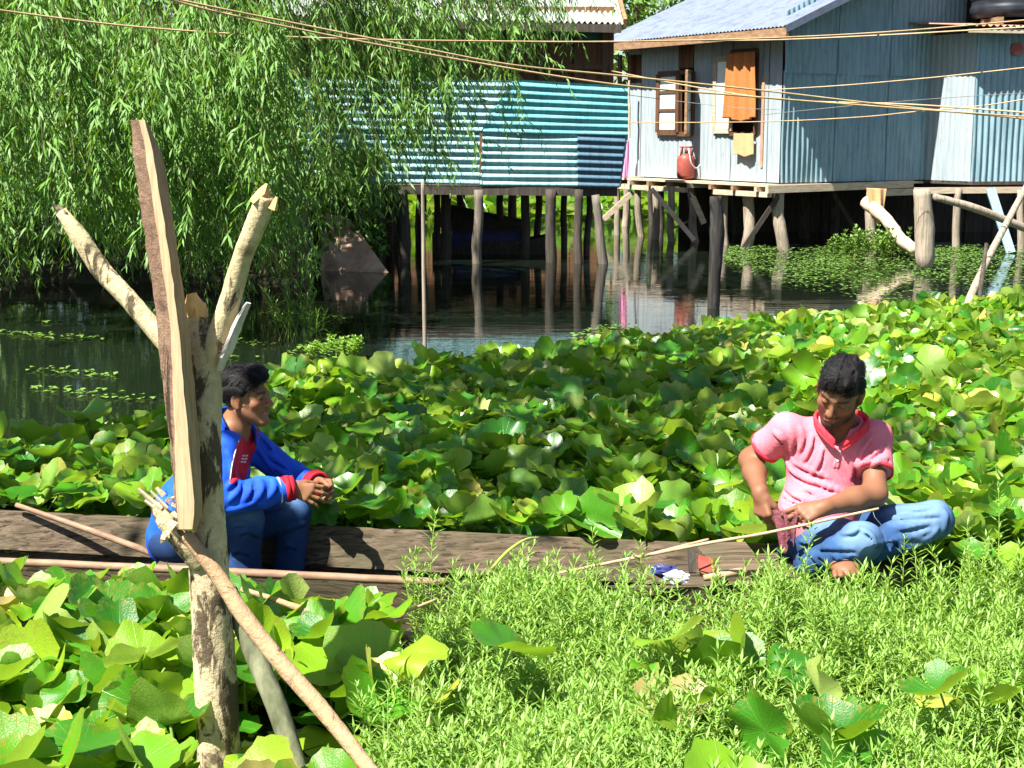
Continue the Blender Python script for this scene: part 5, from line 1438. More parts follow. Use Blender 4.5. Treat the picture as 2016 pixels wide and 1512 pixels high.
# ================================================================ PEOPLE: signed distance bodies turned into one smooth surface each
class Field:
    def __init__(s, lo, hi, h):
        s.lo = np.array(lo, np.float32); s.h = h
        s.n = np.ceil((np.array(hi) - np.array(lo)) / h).astype(int) + 1
        s.F = np.full(s.n, 1.0, np.float32)
    def _win(s, lo, hi):
        a = np.maximum(np.floor((np.array(lo) - s.lo) / s.h).astype(int), 0)
        b = np.minimum(np.ceil((np.array(hi) - s.lo) / s.h).astype(int) + 1, s.n)
        if np.any(b <= a): return None
        ax = [s.lo[i] + s.h * np.arange(a[i], b[i], dtype=np.float32) for i in range(3)]
        X, Y, Z = np.meshgrid(*ax, indexing='ij', sparse=True)
        return tuple(slice(a[i], b[i]) for i in range(3)), X, Y, Z
    def _mix(s, sl, d, k, op):
        f = s.F[sl]
        if op == 'add':
            if k > 0:
                hh = np.maximum(k - np.abs(f - d), 0) / k; s.F[sl] = np.minimum(f, d) - hh * hh * k * .25
            else: s.F[sl] = np.minimum(f, d)
        else:
            d = -d
            if k > 0:
                hh = np.maximum(k - np.abs(f - d), 0) / k; s.F[sl] = np.maximum(f, d) + hh * hh * k * .25
            else: s.F[sl] = np.maximum(f, d)
    def cap(s, a, b, ra, rb=None, k=.02, op='add'):
        a = np.array(a, np.float32); b = np.array(b, np.float32); rb = ra if rb is None else rb
        m = max(ra, rb) + k + 3 * s.h
        w = s._win(np.minimum(a, b) - m, np.maximum(a, b) + m)
        if w is None: return
        sl, X, Y, Z = w; ba = b - a; L = float(ba @ ba) + 1e-9
        t = np.clip(((X - a[0]) * ba[0] + (Y - a[1]) * ba[1] + (Z - a[2]) * ba[2]) / L, 0, 1)
        d = np.sqrt((X - a[0] - t * ba[0]) ** 2 + (Y - a[1] - t * ba[1]) ** 2 + (Z - a[2] - t * ba[2]) ** 2) - (ra + (rb - ra) * t)
        s._mix(sl, d, k, op)
    def ell(s, c, r, Rm=None, k=.02, op='add'):
        c = np.array(c, np.float32); r = np.array(r, np.float32); Rm = np.eye(3) if Rm is None else np.array(Rm)
        m = float(r.max()) + k + 3 * s.h
        w = s._win(c - m, c + m)
        if w is None: return
        sl, X, Y, Z = w
        q = [Rm[0][i] * (X - c[0]) + Rm[1][i] * (Y - c[1]) + Rm[2][i] * (Z - c[2]) for i in range(3)]
        k0 = np.sqrt(sum((q[i] / r[i]) ** 2 for i in range(3))) + 1e-6
        k1 = np.sqrt(sum((q[i] / r[i] ** 2) ** 2 for i in range(3))) + 1e-6
        s._mix(sl, k0 * (k0 - 1) / k1, k, op)
    def clip(s, p, n):
        """cut away what lies on the side n points to"""
        p = np.array(p, np.float32); n = np.array(n, np.float32); n = n / np.linalg.norm(n)
        _, X, Y, Z = s._win(s.lo, s.lo + s.h * s.n)
        s.F = np.maximum(s.F, ((X - p[0]) * n[0] + (Y - p[1]) * n[1] + (Z - p[2]) * n[2])[:s.n[0], :s.n[1], :s.n[2]])
    def disp(s, fn):
        _, X, Y, Z = s._win(s.lo, s.lo + s.h * s.n)
        near = np.abs(s.F) < .05
        D = np.broadcast_to(fn(X, Y, Z), s.F.shape)
        s.F = np.where(near, s.F + D, s.F).astype(np.float32)
    def mesh(s, smooth=2):
        F = s.F; ins = F < 0
        n = np.array(F.shape)
        c = [ins[i:n[0] - 1 + i, j:n[1] - 1 + j, k:n[2] - 1 + k] for i in (0, 1) for j in (0, 1) for k in (0, 1)]
        cnt = sum(x.astype(np.int8) for x in c)
        act = (cnt > 0) & (cnt < 8)
        I = np.argwhere(act)
        idx = -np.ones(act.shape, np.int32); idx[act] = np.arange(len(I))
        cor = [(i, j, k) for i in (0, 1) for j in (0, 1) for k in (0, 1)]
        vals = np.stack([F[I[:, 0] + o[0], I[:, 1] + o[1], I[:, 2] + o[2]] for o in cor], 1)
        acc = np.zeros((len(I), 3), np.float32); m = np.zeros(len(I), np.float32)
        for a in range(8):
            for b in range(a + 1, 8):
                if sum(abs(cor[a][q] - cor[b][q]) for q in range(3)) != 1: continue
                va, vb = vals[:, a], vals[:, b]; cr = (va < 0) != (vb < 0)
                t = np.where(cr, va / (va - vb + 1e-12), 0)
                p = np.array(cor[a]) + t[:, None] * (np.array(cor[b]) - np.array(cor[a]))
                acc += np.where(cr[:, None], p, 0); m += cr
        V = (I + acc / m[:, None]) * s.h + s.lo
        Q = []
        for ax in range(3):
            o = [(1, 2), (2, 0), (0, 1)][ax]
            sl0 = [slice(1, -1)] * 3; sl0[ax] = slice(0, -1)
            A = ins[tuple(sl0)]; sl1 = [slice(1, -1)] * 3; sl1[ax] = slice(1, None); B = ins[tuple(sl1)]
            E = np.argwhere(A != B); off = np.array([1, 1, 1]); off[ax] = 0; E = E + off
            e1 = np.zeros(3, int); e1[o[0]] = 1; e2 = np.zeros(3, int); e2[o[1]] = 1
            q = np.stack([idx[tuple((E - e1 - e2).T)], idx[tuple((E - e2).T)], idx[tuple(E.T)], idx[tuple((E - e1).T)]], 1)
            fl = ins[tuple(E.T)]
            q[~fl] = q[~fl][:, ::-1]
            Q.append(q)
        Q = np.concatenate(Q); Q = Q[(Q >= 0).all(1)]
        for _ in range(smooth):                      # light smoothing
            S = np.zeros_like(V); C = np.zeros(len(V), np.float32)
            for a, b in ((0, 1), (1, 2), (2, 3), (3, 0)):
                np.add.at(S, Q[:, a], V[Q[:, b]]); np.add.at(S, Q[:, b], V[Q[:, a]]); np.add.at(C, Q[:, a], 1); np.add.at(C, Q[:, b], 1)
            V = V * .5 + .5 * S / np.maximum(C, 1)[:, None]
        return V, Q
def v3(x): return np.array(list(x), float)
def unit(x): x = np.array(list(x), float); return x / np.linalg.norm(x)

class Head:
    def __init__(s, c, f, U, sc):
        s.c = v3(c); s.f = unit(f); U = np.array(U, float)
        s.u = unit(U - s.f * (U @ s.f)); s.x = np.cross(s.f, s.u); s.sc = sc
        s.R = np.stack([s.x, s.f, s.u], 1)
    def w(s, p): return s.c + s.R @ (np.array(p, float) * s.sc)
    def loc(s, V): return ((V - s.c) @ s.R) / s.sc
    def ell(s, F, p, r, k=.02, op='add', tilt=None):
        F.ell(s.w(p), np.array(r) * s.sc, s.R if tilt is None else s.R @ tilt, k * s.sc, op)
    def cap(s, F, a, b, ra, rb=None, k=.02, op='add'): F.cap(s.w(a), s.w(b), ra * s.sc, (rb or ra) * s.sc, k * s.sc, op)
    def sculpt(s, F, smile=0.0):
        s.ell(F, (0, -.014, .036), (.074, .092, .079))
        s.ell(F, (0, .028, -.028), (.060, .062, .082), .03)
        for q in (-1, 1):
            s.cap(F, (q * .050, .002, -.050), (q * .018, .066, -.104), .021, .017, .03)
            s.ell(F, (q * .043, .058, -.024), (.020, .018, .018), .02)
            s.cap(F, (q * .010, .086, .020), (q * .044, .066, .021), .009, .008, .014)
        s.ell(F, (0, .078, -.104), (.020, .015, .015), .02)
        for q in (-1, 1): s.ell(F, (q * .031, .094, .001), (.017, .013, .0095), .012, 'sub')
        s.cap(F, (0, .083, .016), (0, .110, -.030), .0065, .0105, .012)
        for q in (-1, 1): s.ell(F, (q * .0125, .098, -.036), (.0085, .011, .008), .008)
        for q in (-1, 1): s.ell(F, (q * .006, .103, -.046), (.004, .005, .003), .003, 'sub')
        s.cap(F, (-.021, .083, -.063 + smile * .5), (.021, .083, -.063 + smile * .5), .0062, k=.008)
        s.cap(F, (0, .090, -.062), (0, .090, -.0621), .0068, k=.008)
        s.cap(F, (-.016, .083, -.078), (.016, .083, -.078), .0068, k=.008)
        for q in (-1, 1): s.cap(F, (0, .096, -.0705), (q * .025, .082, -.068 + smile), .0028 + (.0032 if smile > .004 else 0), .0024, .004, 'sub')
        for q in (-1, 1):                            # lids
            s.ell(F, (q * .031, .0765, .001), (.0145, .0125, .0125), .004)
            s.cap(F, (q * .019, .0885, -.001), (q * .031, .0905, -.0015), .0017, k=.001, op='sub'); s.cap(F, (q * .031, .0905, -.0015), (q * .043, .085, -.001), .0017, k=.001, op='sub')
        a = math.radians(14)
        for q in (-1, 1):
            T = np.array([[math.cos(a), -q * math.sin(a) * 1, 0], [q * math.sin(a), math.cos(a), 0], [0, 0, 1]])
            s.ell(F, (q * .079, -.012, -.008), (.0075, .019, .031), .006, tilt=T); s.ell(F, (q * .072, -.008, -.008), (.010, .016, .026), .008)
            s.ell(F, (q * .076, -.004, -.034), (.008, .009, .010), .008)
            s.ell(F, (q * .0885, -.008, -.004), (.004, .009, .015), .004, 'sub', tilt=T)
def limb(F, pts, rs, k=.025):
    for i in range(len(pts) - 1): F.cap(pts[i], pts[i + 1], rs[i], rs[i + 1], k)
def hand(F, W, f, n, t, curls, thumb=(.55, .75, .35), thcurl=.5, sc=1.0, spread=.05, prev=None):
    f = unit(f); n = np.array(n, float); n = unit(n - f * (n @ f)); t = np.array(t, float); t = unit(t - f * (t @ f) - n * (t @ n))
    W = v3(W)
    F.cap(W - f * .01, W + f * .02 * sc, .0235 * sc, .022 * sc, .02)
    lens = (.95, 1.05, .98, .78); rad = (.0092, .0094, .0088, .0078)
    for i in range(4):
        K = W + f * (.082 - .004 * abs(i - 1) - .004 * i) * sc + t * (.028 - .0188 * i) * sc
        F.cap(W + t * (.012 - .009 * i) * sc + f * .012, K, .0135 * sc, .0122 * sc, .012)
        c = curls[i] if hasattr(curls[0], '__len__') else curls
        th = 0; p = K
        for j, L in enumerate((.042, .026, .020)):
            th += c[j]
            dd = unit(f * math.cos(th) + n * math.sin(th) + t * spread * (1.5 - i))
            e = p + dd * L * lens[i] * sc
            F.cap(p, e, rad[i] * sc * (1 - .07 * j), rad[i] * sc * (.93 - .08 * j), .0035)
            p = e
    p = W + f * .022 * sc + t * .020 * sc + n * .006
    dd = unit(f * thumb[0] + t * thumb[1] + n * thumb[2])
    e = p + dd * .036 * sc; F.cap(p, e, .0165 * sc, .0125 * sc, .012)
    dd2 = unit(dd + (f * .8 - t * .5 + n * .25) * thcurl); e2 = e + dd2 * .030 * sc; F.cap(e, e2, .0118 * sc, .0102 * sc, .004)
    dd3 = unit(dd2 + (f * .6 - t * .6 + n * .3) * thcurl); e3 = e2 + dd3 * .024 * sc; F.cap(e2, e3, .0102 * sc, .008 * sc, .004)

def make_skin():
    t = NT("skin"); c = t.n.new("ShaderNodeAttribute"); c.attribute_name = "scol"
    f = t.noise(t.coord((1, 1, 1)), 120, 4); g = t.noise(t.coord((1, 1, 1)), 18, 3)
    col = t.mix(t.ramp(g, [(.3, (0, 0, 0)), (.75, (.12, .12, .12))]), c.outputs["Color"], t.mix(.5, c.outputs["Color"], (.45, .16, .10)))
    t.base(col); t.rough(.55); t.p.inputs["Specular IOR Level"].default_value = .3
    t.p.inputs["Subsurface Weight"].default_value = .04; t.p.inputs["Subsurface Radius"].default_value = (.012, .004, .002); t.p.inputs["Subsurface Scale"].default_value = .6
    t.bump(f, .25, .0012); return t.mat
M['skin'] = make_skin()
def make_hair():
    t = NT("black_hair"); f = t.noise(t.coord((1, 1, 1)), 160, 5, .7)
    t.base(t.ramp(f, [(.3, (.003, .0028, .003)), (.7, (.014, .012, .014))])); t.rough(.55); t.p.inputs["Specular IOR Level"].default_value = .2
    t.bump(f, 1.0, .006); return t.mat
M['hair'] = make_hair()
def make_strand():
    t = NT("hair_strand"); r_ = t.ramp(t.attr("lrnd"), [(.0, (.004, .0035, .004)), (.7, (.012, .011, .012)), (.93, (.04, .037, .04)), (1, (.09, .085, .09))], 'CONSTANT')  # the few greyest strands paint in hair highlights
    t.base(r_); t.rough(.6); t.p.inputs["Specular IOR Level"].default_value = .18; return t.mat
M['hair_strand'] = make_strand()
def make_denim(name, deep, mid, pale, fade=.5):
    t = NT(name); v = t.coord((1, 1, 1))
    a = t.noise(v, 7, 5, .6, .3); b = t.noise(t.coord((1, 1, 1), rot=(.5, .4, .7)), 220, 2); z = t.attr("wear")
    c = t.ramp(t.math('ADD', t.math('MULTIPLY', a, .75), t.math('MULTIPLY', z, fade)), [(.28, deep), (.5, mid), (.78, pale)])
    c = t.mix(t.math('MULTIPLY', b, .35), c, t.mix(.5, c, pale))
    t.base(c); t.rough(.9); t.p.inputs["Specular IOR Level"].default_value = .15
    t.bump(t.math('ADD', a, t.math('MULTIPLY', b, .3)), .35, .004); return t.mat
M['denim_light'] = make_denim("faded_blue_denim", (.006, .022, .075), (.020, .062, .165), (.11, .19, .32), .5)
M['denim_dark'] = make_denim("dark_blue_denim", (.006, .018, .07), (.014, .042, .14), (.07, .14, .27), .45)
def make_polo():
    t = NT("pink_polo_knit"); v = t.coord((1, 1, 1))
    vo = t.n.new("ShaderNodeTexVoronoi"); vo.inputs["Scale"].default_value = 210; vo.inputs["Randomness"].default_value = .25; t.link(v, vo.inputs["Vector"])
    dots = t.ramp(vo.outputs["Distance"], [(.22, (1, 1, 1)), (.34, (0, 0, 0))]); a = t.noise(v, 9, 5)
    c = t.ramp(a, [(.3, (.58, .14, .185)), (.7, (.68, .195, .25))])
    c = t.mix(t.math('MULTIPLY', dots, .4), c, (.80, .42, .50))
    t.base(c); t.rough(.95); t.p.inputs["Specular IOR Level"].default_value = .1; t.bump(t.math('ADD', a, t.math('ADD', t.math('MULTIPLY', t.noise(v, 60, 4), .5), t.math('MULTIPLY', dots, .03))), .55, .006); return t.mat
M['polo'] = make_polo()
M['polo_red'] = m_noise("red_rib_knit", [(.3, (.55, .03, .05)), (.7, (.70, .06, .08))], ns=60, rough=.95, bump=.4, bdist=.002, spec=.1)
M['jacket'] = m_noise("bright_blue_jacket_cloth", [(.3, (.005, .045, .42)), (.55, (.01, .085, .60)), (.8, (.02, .16, .72))], ns=7, rough=.75, bump=.5, bdist=.010, spec=.25)
M['jacket_red'] = m_noise("red_jacket_panel", [(.3, (.34, .008, .02)), (.7, (.55, .02, .04))], ns=10, rough=.75, bump=.5, bdist=.006, spec=.2)
M['white_cloth'] = m_noise("off_white_cloth_trim", [(.3, (.55, .55, .58)), (.7, (.72, .72, .74))], ns=30, rough=.9, bump=.2, bdist=.002)
M['teeth'] = m_noise("teeth", [(.3, (.70, .66, .56)), (.7, (.80, .76, .66))], ns=30, rough=.4, bump=0)
M['eye_dark'] = m_noise("dark_eye", [(.3, (.012, .008, .006)), (.7, (.03, .02, .014))], ns=30, rough=.15, bump=0, spec=.6)

def body_obj(V, Q, head, parent, base, stubble, nm="body"):
    L = head.loc(V); col = np.tile(np.array(base), (len(V), 1))
    face = (np.abs(L[:, 0]) < .085) & (L[:, 1] > -.03) & (L[:, 2] < .12) & (L[:, 2] > -.14)
    def blob(c, r, colr, a):
        d = np.sqrt((((L - np.array(c)) / np.array(r)) ** 2).sum(1)); w = np.clip(1.35 - d, 0, 1) * a
        w = np.where(face, w, 0)[:, None]; col[:] = col * (1 - w) + np.array(colr) * w
    b = np.array(base)
    for q in (-1, 1):
        blob((q * .043, .07, -.03), (.025, .03, .022), b * np.array([1.15, .95, .9]), .6)
        blob((q * .08, -.01, -.01), (.012, .03, .035), b * np.array([1.1, .85, .8]), .5)
    blob((0, .105, -.03), (.015, .02, .015), b * np.array([1.1, .88, .85]), .6)
    if stubble:
        blob((0, .09, -.054), (.036, .03, .011), (.006, .005, .004), 1.0)
        blob((0, .08, -.100), (.046, .045, .026), (.009, .006, .005), 1.0)
        for q in (-1, 1):
            blob((q * .045, .040, -.082), (.030, .055, .036), (.010, .007, .006), .97); blob((q * .066, .008, -.042), (.022, .030, .055), (.010, .007, .006), .95)
    else:
        blob((0, .09, -.054), (.024, .016, .006), b * .4, .7)
        for q in (-1, 1): blob((q * .024, .088, -.001), (.003, .012, .003), (.45, .40, .36), .8)
    blob((0, .09, -.0705), (.024, .02, .011), (.30, .10, .085), .8)
    for q in (-1, 1):
        blob((q * .022, .094, .0215), (.015, .018, .0062), (.008, .006, .006), 1.0); blob((q * .040, .078, .0215), (.014, .022, .0056), (.008, .006, .006), 1.0)
        blob((q * .031, .088, -.001), (.016, .016, .0022 if stubble else .0048), (.012, .009, .008), 1.0); blob((q * .031, .088, -.008), (.014, .012, .005), b * .6, .5)
    rgba = np.concatenate([col, np.ones((len(V), 1))], 1)
    return np_mesh(nm, V, Q, M['skin'], parent, True, {"scol": ('FLOAT_COLOR', rgba)})

def hair_obj(H, parent, style, seed):
    F = Field(H.c - .17, H.c + .17, .0032)
    t_ = .004 if style == 'short' else .012
    H.ell(F, (0, -.014, .038), (.074 + t_, .092 + t_, .079 + t_), 0)
    if style == 'quiff':
        for (p, r) in (((0, .046, .100), (.054, .044, .026)), ((.0, .074, .090), (.044, .022, .020)), ((0, .0, .112), (.055, .055, .022)), ((0, -.06, .085), (.06, .05, .04))): H.ell(F, p, r, .02)
    else:
        for (p, r) in (((0, .045, .094), (.056, .045, .024)), ((.0, -.01, .106), (.060, .06, .016))): H.ell(F, p, r, .02)
    # hairline: cut the face and the neck away
    def cut(p, n): F.clip(H.w(p), H.R @ np.array(n, float))
    n0 = np.array([0, .64, -.77])
    cut((0, .074, .060) if style == 'quiff' else (0, .078, .060), n0)
    for q in (-1, 1):
        if style == 'quiff': H.cap(F, (q * .0735, .016, .035), (q * .0735, .016, .0), .0075, .005, .01)
        H.ell(F, (q * .088, -.012, -.010), (.03, .026, .038), .004, 'sub')
    L = .0
    rgn = np.random.default_rng(seed); fr = rgn.normal(0, 1, (9, 3)); fr = fr / np.linalg.norm(fr, axis=1, keepdims=True) * rgn.uniform(120, 330, (9, 1)); ph = rgn.uniform(0, 6.28, 9)
    for i in range(9):                          # locks run front to back: little change along the forward axis
        w_ = fr[i] - H.f * (fr[i] @ H.f) * .8; fr[i] = w_
    F.disp(lambda X, Y, Z: sum(.0016 * np.sin(X * fr[i][0] + Y * fr[i][1] + Z * fr[i][2] + ph[i]) for i in range(9)))
    V, Q = F.mesh(1)
    o = np_mesh("hair", V, Q, M['hair'], parent, True)
    # loose strands over it
    Lc = H.loc(V); ok = np.where((Lc[:, 2] > (-.02)) & ((np.abs(Lc[:, 0]) < .066) | (Lc[:, 2] > .03)) & (np.linalg.norm(Lc - np.array([0, -.014, .038]), axis=1) > .075))[0]
    pick = rgn.choice(ok, 4200); P0 = V[pick]; c0 = H.w((0, -.014, .03)); nrm = P0 - c0; nrm /= np.linalg.norm(nrm, axis=1, keepdims=True)
    dirn = np.where((Lc[pick, 1] > .03)[:, None], (H.f * .5 + H.x * .5) if style == 'short' else (H.f * .35 + H.u * .25 + H.x * .5), -H.f * .6 - H.u * .5) + rgn.normal(0, .24, (len(pick), 3))
    dirn = dirn - nrm * (dirn * nrm).sum(1, keepdims=True) * .95; dirn /= np.linalg.norm(dirn, axis=1, keepdims=True)
    b = Blades(); b.leaves(P0 - nrm * .001, dirn, nrm, rgn.uniform(.020, .040, len(pick)), rgn.uniform(.0011, .0021, len(pick)))
    s_ = b.build("hair_strands", [M['hair_strand'], M['hair']], o, bend=.3, seed=seed)
    return o

def cloth_obj(F, name, mat, parent, smooth=1, wear=None):
    V, Q = F.mesh(smooth); at = {}
    if wear is not None: at["wear"] = ('FLOAT', wear(V))
    return np_mesh(name, V, Q, mat, parent, True, at)
def folds(dirs, amp, seed):
    rg = np.random.default_rng(seed)
    par = [(np.array(d) / np.linalg.norm(d), w, rg.uniform(0, 6.28), rg.uniform(.6, 1.2)) for d, w in dirs]
    def fn(X, Y, Z):
        D = 0
        for (d, w, ph, a) in par:
            u = (X * d[0] + Y * d[1] + Z * d[2]) * 2 * np.pi / w + ph + .9 * np.sin(X * 13 + Z * 9 + ph) + .5 * np.sin(Y * 17 + X * 7)
            D = D + a * (np.abs(np.sin(u * .5)) - .6)
        return amp * D
    return fn

from mathutils.bvhtree import BVHTree
def surface_of(F, smooth=1):
    V, Q = F.mesh(smooth)
    bvh = BVHTree.FromPolygons([Vector(v) for v in V], [tuple(int(a) for a in q) for q in Q])
    def surf(px, py, lift=.002):
        v = ray(px, py).normalized(); h = bvh.ray_cast(Vector((0, 0, CAM_H)), v)
        return (h[0] - v * lift) if h[0] is not None else None
    return V, Q, surf
def ridges(F, lines, r=.006, k=.016, groove=True):
    """cloth folds: each line of photo points becomes a rounded ridge with a crease under it"""
    _, _, surf = surface_of(F, 0)
    for ln in lines:
        p = [surf(x, y, -.001) for x, y in ln]; p = [q for q in p if q is not None]
        if len(p) < 2: continue
        sp = spline(p, 10)
        rr = [r * (.35 + .65 * math.sin(math.pi * (i + .5) / 10)) for i in range(10)]
        for i in range(9):
            if (sp[i] - sp[i + 1]).length < .08: F.cap(v3(sp[i]), v3(sp[i + 1]), rr[i], rr[i + 1], k)
        if groove:
            g = [surf(x + 3, y + 8, -.002) for x, y in ln]; g = [q for q in g if q is not None]
            if len(g) < 2: continue
            sp = spline(g, 10)
            for i in range(9):
                if (sp[i] - sp[i + 1]).length < .08: F.cap(v3(sp[i]), v3(sp[i + 1]), rr[i] * .5, rr[i + 1] * .5, .009, 'sub')
# ---------------------------------------------------------------- the man
PM = tag(empty("person", P(1620, 1122, 5.2)), "man in pink polo shirt and jeans sitting cross-legged, looking down at his hands", "person", "people on the boat")
def J(px, py, d): return v3(P(px, py, d))
HM = Head(P(1654, 768, 5.17), (-.43, -.76, -.50), (.26, 0, 1), 1.0)
nk = J(1655, 852, 5.28); ch = J(1630, 905, 5.28); bl_ = J(1612, 1000, 5.25); pv = J(1618, 1070, 5.28)
sR, eR, wR = J(1548, 846, 5.27), J(1478, 905, 5.36), J(1497, 972, 5.12)
sL, eL, wL = J(1722, 862, 5.29), J(1722, 972, 5.12), J(1620, 1000, 4.98)
hipR, knR, anR = J(1585, 1068, 5.24), J(1700, 1066, 4.98), J(1590, 1108, 5.02)
hipL, knL, anL = J(1665, 1060, 5.26), J(1838, 1024, 5.14), J(1690, 1094, 5.02)
F = Field(np.min([sR, eR, wR, anR, knR], 0) - .14, np.max([sL, knL, nk, HM.c], 0) + .16, .0034)
HM.sculpt(F, .002)
F.cap(nk, HM.w((0, -.02, -.06)), .058, .054, .03)
F.cap(nk + np.array([0, .0, -.02]), J(1650, 885, 5.27), .058, .06, .03)
F.ell(ch, (.13, .08, .14)); F.ell(bl_, (.12, .09, .12), k=.05); F.cap(hipR, hipL, .09, .09, .05)
limb(F, [nk, sR, eR], [.045, .044, .040]); limb(F, [eR, eR * .6 + wR * .4, wR], [.041, .040, .026])
limb(F, [nk, sL, eL], [.045, .045, .042]); limb(F, [eL, eL * .6 + wL * .4, wL], [.043, .042, .027])
limb(F, [hipR, knR, anR], [.075, .05, .035], .02); limb(F, [hipL, knL, anL], [.075, .05, .035], .02)
hand(F, wR, (.10, -.35, -.93), (.72, .55, -.10), (.55, -.75, .2), (.75, 1.2, .8), thumb=(.75, .35, .55), sc=1.0)
hand(F, wL, (-.93, -.12, -.22), (-.15, .62, -.70), (-.15, .55, .75), [(.35, .6, .5), (.55, .8, .5), (.75, .9, .6), (.9, 1.0, .6)], thumb=(.9, .35, .2), thcurl=.3)
# bare foot showing under the shin
ft = J(1662, 1114, 4.95)
F.ell(ft, (.055, .075, .03), None, .02)
for i in range(5): F.cap(ft + np.array([-.045 + .02 * i, -.06, -.004]), ft + np.array([-.05 + .022 * i, -.09 + .006 * i, -.010]), .011, .009, .006)
V, Q = F.mesh(1)
body_obj(V, Q, HM, PM, (.19, .085, .045), True)
hair_obj(HM, PM, 'short', 3)
# shirt
def shirt_m(F, o):
    F.ell(ch, (.158 + o, .108 + o, .158 + o)); F.ell(bl_, (.150 + o, .122 + o, .125 + o), k=.06); F.ell(J(1614, 1040, 5.25), (.150 + o, .118 + o, .07 + o), k=.05)
    F.cap(nk + np.array([0, .01, -.03]), sR, .060 + o, .058 + o, .04); F.cap(nk + np.array([0, .01, -.03]), sL, .060 + o, .058 + o, .04)
    F.cap(sR, sR + (eR - sR) * .62, .060 + o, .064 + o, .03); F.cap(sL, sL + (eL - sL) * .62, .062 + o, .066 + o, .03)
F = Field(np.array([sR[0] - .16, ch[1] - .24, pv[2] - .06]), np.array([sL[0] + .16, ch[1] + .22, nk[2] + .1]), .0042)
shirt_m(F, 0)
F.cap(nk + np.array([0, .012, -.02]), nk + np.array([0, -.005, .035]), .080, .074, .03)
F.cap(nk + np.array([0, .0, .0]), nk + np.array([0, -.03, .16]), .060, .080, .01, 'sub')
F.ell(J(1653, 850, 5.185), (.034, .075, .052), None, .010, 'sub')
cutR = sR + (eR - sR) * .60; cutL = sL + (eL - sL) * .62
def cut_sleeve(F, p, axis, r):
    w = F._win(p - r, p + r); sl, X, Y, Z = w; a = unit(axis)
    d = -((X - p[0]) * a[0] + (Y - p[1]) * a[1] + (Z - p[2]) * a[2]); rad = np.sqrt((X - p[0]) ** 2 + (Y - p[1]) ** 2 + (Z - p[2]) ** 2)
    F.F[sl] = np.where(rad < r * .97, np.maximum(F.F[sl], -d), F.F[sl])
cut_sleeve(F, cutR, eR - sR, .105); cut_sleeve(F, cutL, eL - sL, .085)
F.clip(J(1612, 1078, 5.25), (.03, 0, -1))
F.disp(folds([((.38, .1, .92), .11), ((.55, .0, .83), .16)], .0022, 5))
ridges(F, [((1540, 922), (1590, 942), (1640, 962), (1692, 990)), ((1538, 942), (1585, 962), (1650, 990)), ((1565, 912), (1620, 935), (1694, 965)), ((1537, 972), (1575, 990), (1625, 1004)),
    ((1552, 846), (1560, 868), (1558, 892)), ((1575, 842), (1580, 865), (1574, 890)), ((1600, 855), (1596, 880), (1584, 905)), ((1524, 850), (1536, 862), (1546, 886)),
    ((1668, 898), (1674, 915), (1676, 940)), ((1688, 900), (1692, 920), (1690, 948)), ((1738, 878), (1712, 902), (1696, 935)), ((1748, 900), (1722, 912), (1702, 940)), ((1720, 858), (1705, 880), (1692, 900)),
    ((1548, 905), (1562, 930), (1600, 950)), ((1620, 880), (1612, 910), (1600, 930)), ((1542, 1000), (1580, 1022), (1630, 1030)), ((1540, 958), (1560, 975), (1600, 988))], .0062, .014)
V, Q, surf = surface_of(F, 3)
np_mesh("polo_shirt", V, Q, M['polo'], PM)
# red sleeve bands, collar, placket
mb = MB()
def ring(mb, p, axis, r, w, n=36, flat=1.0, th=.004):
    a = Vector(unit(axis)); x = a.orthogonal().normalized(); y = a.cross(x); p = Vector(p)
    prof = [(r - th, -w), (r + th, -w), (r + th, w), (r - th, w)]
    vs = [p + a * z + (x * math.cos(q * 2 * math.pi / n) + y * math.sin(q * 2 * math.pi / n)) * rr for q in range(n) for rr, z in prof]
    mb.add(vs, [(q * 4 + j, ((q + 1) % n) * 4 + j, ((q + 1) % n) * 4 + (j + 1) % 4, q * 4 + (j + 1) % 4) for q in range(n) for j in range(4)])
ring(mb, cutR - unit(eR - sR) * .004, eR - sR, .0625, .008, th=.0028); mb.build("sleeve_band", M['polo_red'], PM, True)
mb = MB(); ring(mb, cutL - unit(eL - sL) * .004, eL - sL, .0645, .008, th=.0028); mb.build("sleeve_band", M['polo_red'], PM, True)
F = Field(nk - np.array([.16, .2, .12]), nk + np.array([.16, .14, .14]), .0030)
cR = [J(1655, 812, 5.36), J(1625, 815, 5.34), J(1607, 822, 5.27), J(1606, 835, 5.205), J(1622, 856, 5.165), J(1642, 876, 5.150)]
cL = [J(1655, 812, 5.36), J(1688, 818, 5.34), J(1706, 828, 5.28), J(1706, 842, 5.215), J(1686, 862, 5.170), J(1660, 880, 5.150)]
for c_ in (cR, cL):
    sp = spline(c_, 24)
    for i in range(23):
        a, b = v3(sp[i]), v3(sp[i + 1]); rr = .0155 - .006 * (i / 23)
        F.cap(a - np.array([0, 0, .010]), b - np.array([0, 0, .010]), .005, k=.004); F.cap(a + np.array([0, 0, .018]), b + np.array([0, 0, .018]), .0045, k=.004); F.cap(a + np.array([0, 0, .004]), b + np.array([0, 0, .004]), .005, k=.006); F.cap(a + np.array([0, 0, .011]), b + np.array([0, 0, .011]), .005, k=.006)
cloth_obj(F, "collar", M['polo_red'], PM, 2)
pl = [surf(1652 - i * 1.0, 888 + i * 4.5, -.002) for i in range(8)]
F = Field(v3(pl[3]) - .10, v3(pl[3]) + .10, .0028)
for i in range(7): F.cap(v3(pl[i]) + np.array([-.006, 0, 0]), v3(pl[i + 1]) + np.array([-.006, 0, 0]), .006, k=.002); F.cap(v3(pl[i]) + np.array([.006, 0, 0]), v3(pl[i + 1]) + np.array([.006, 0, 0]), .006, k=.004)
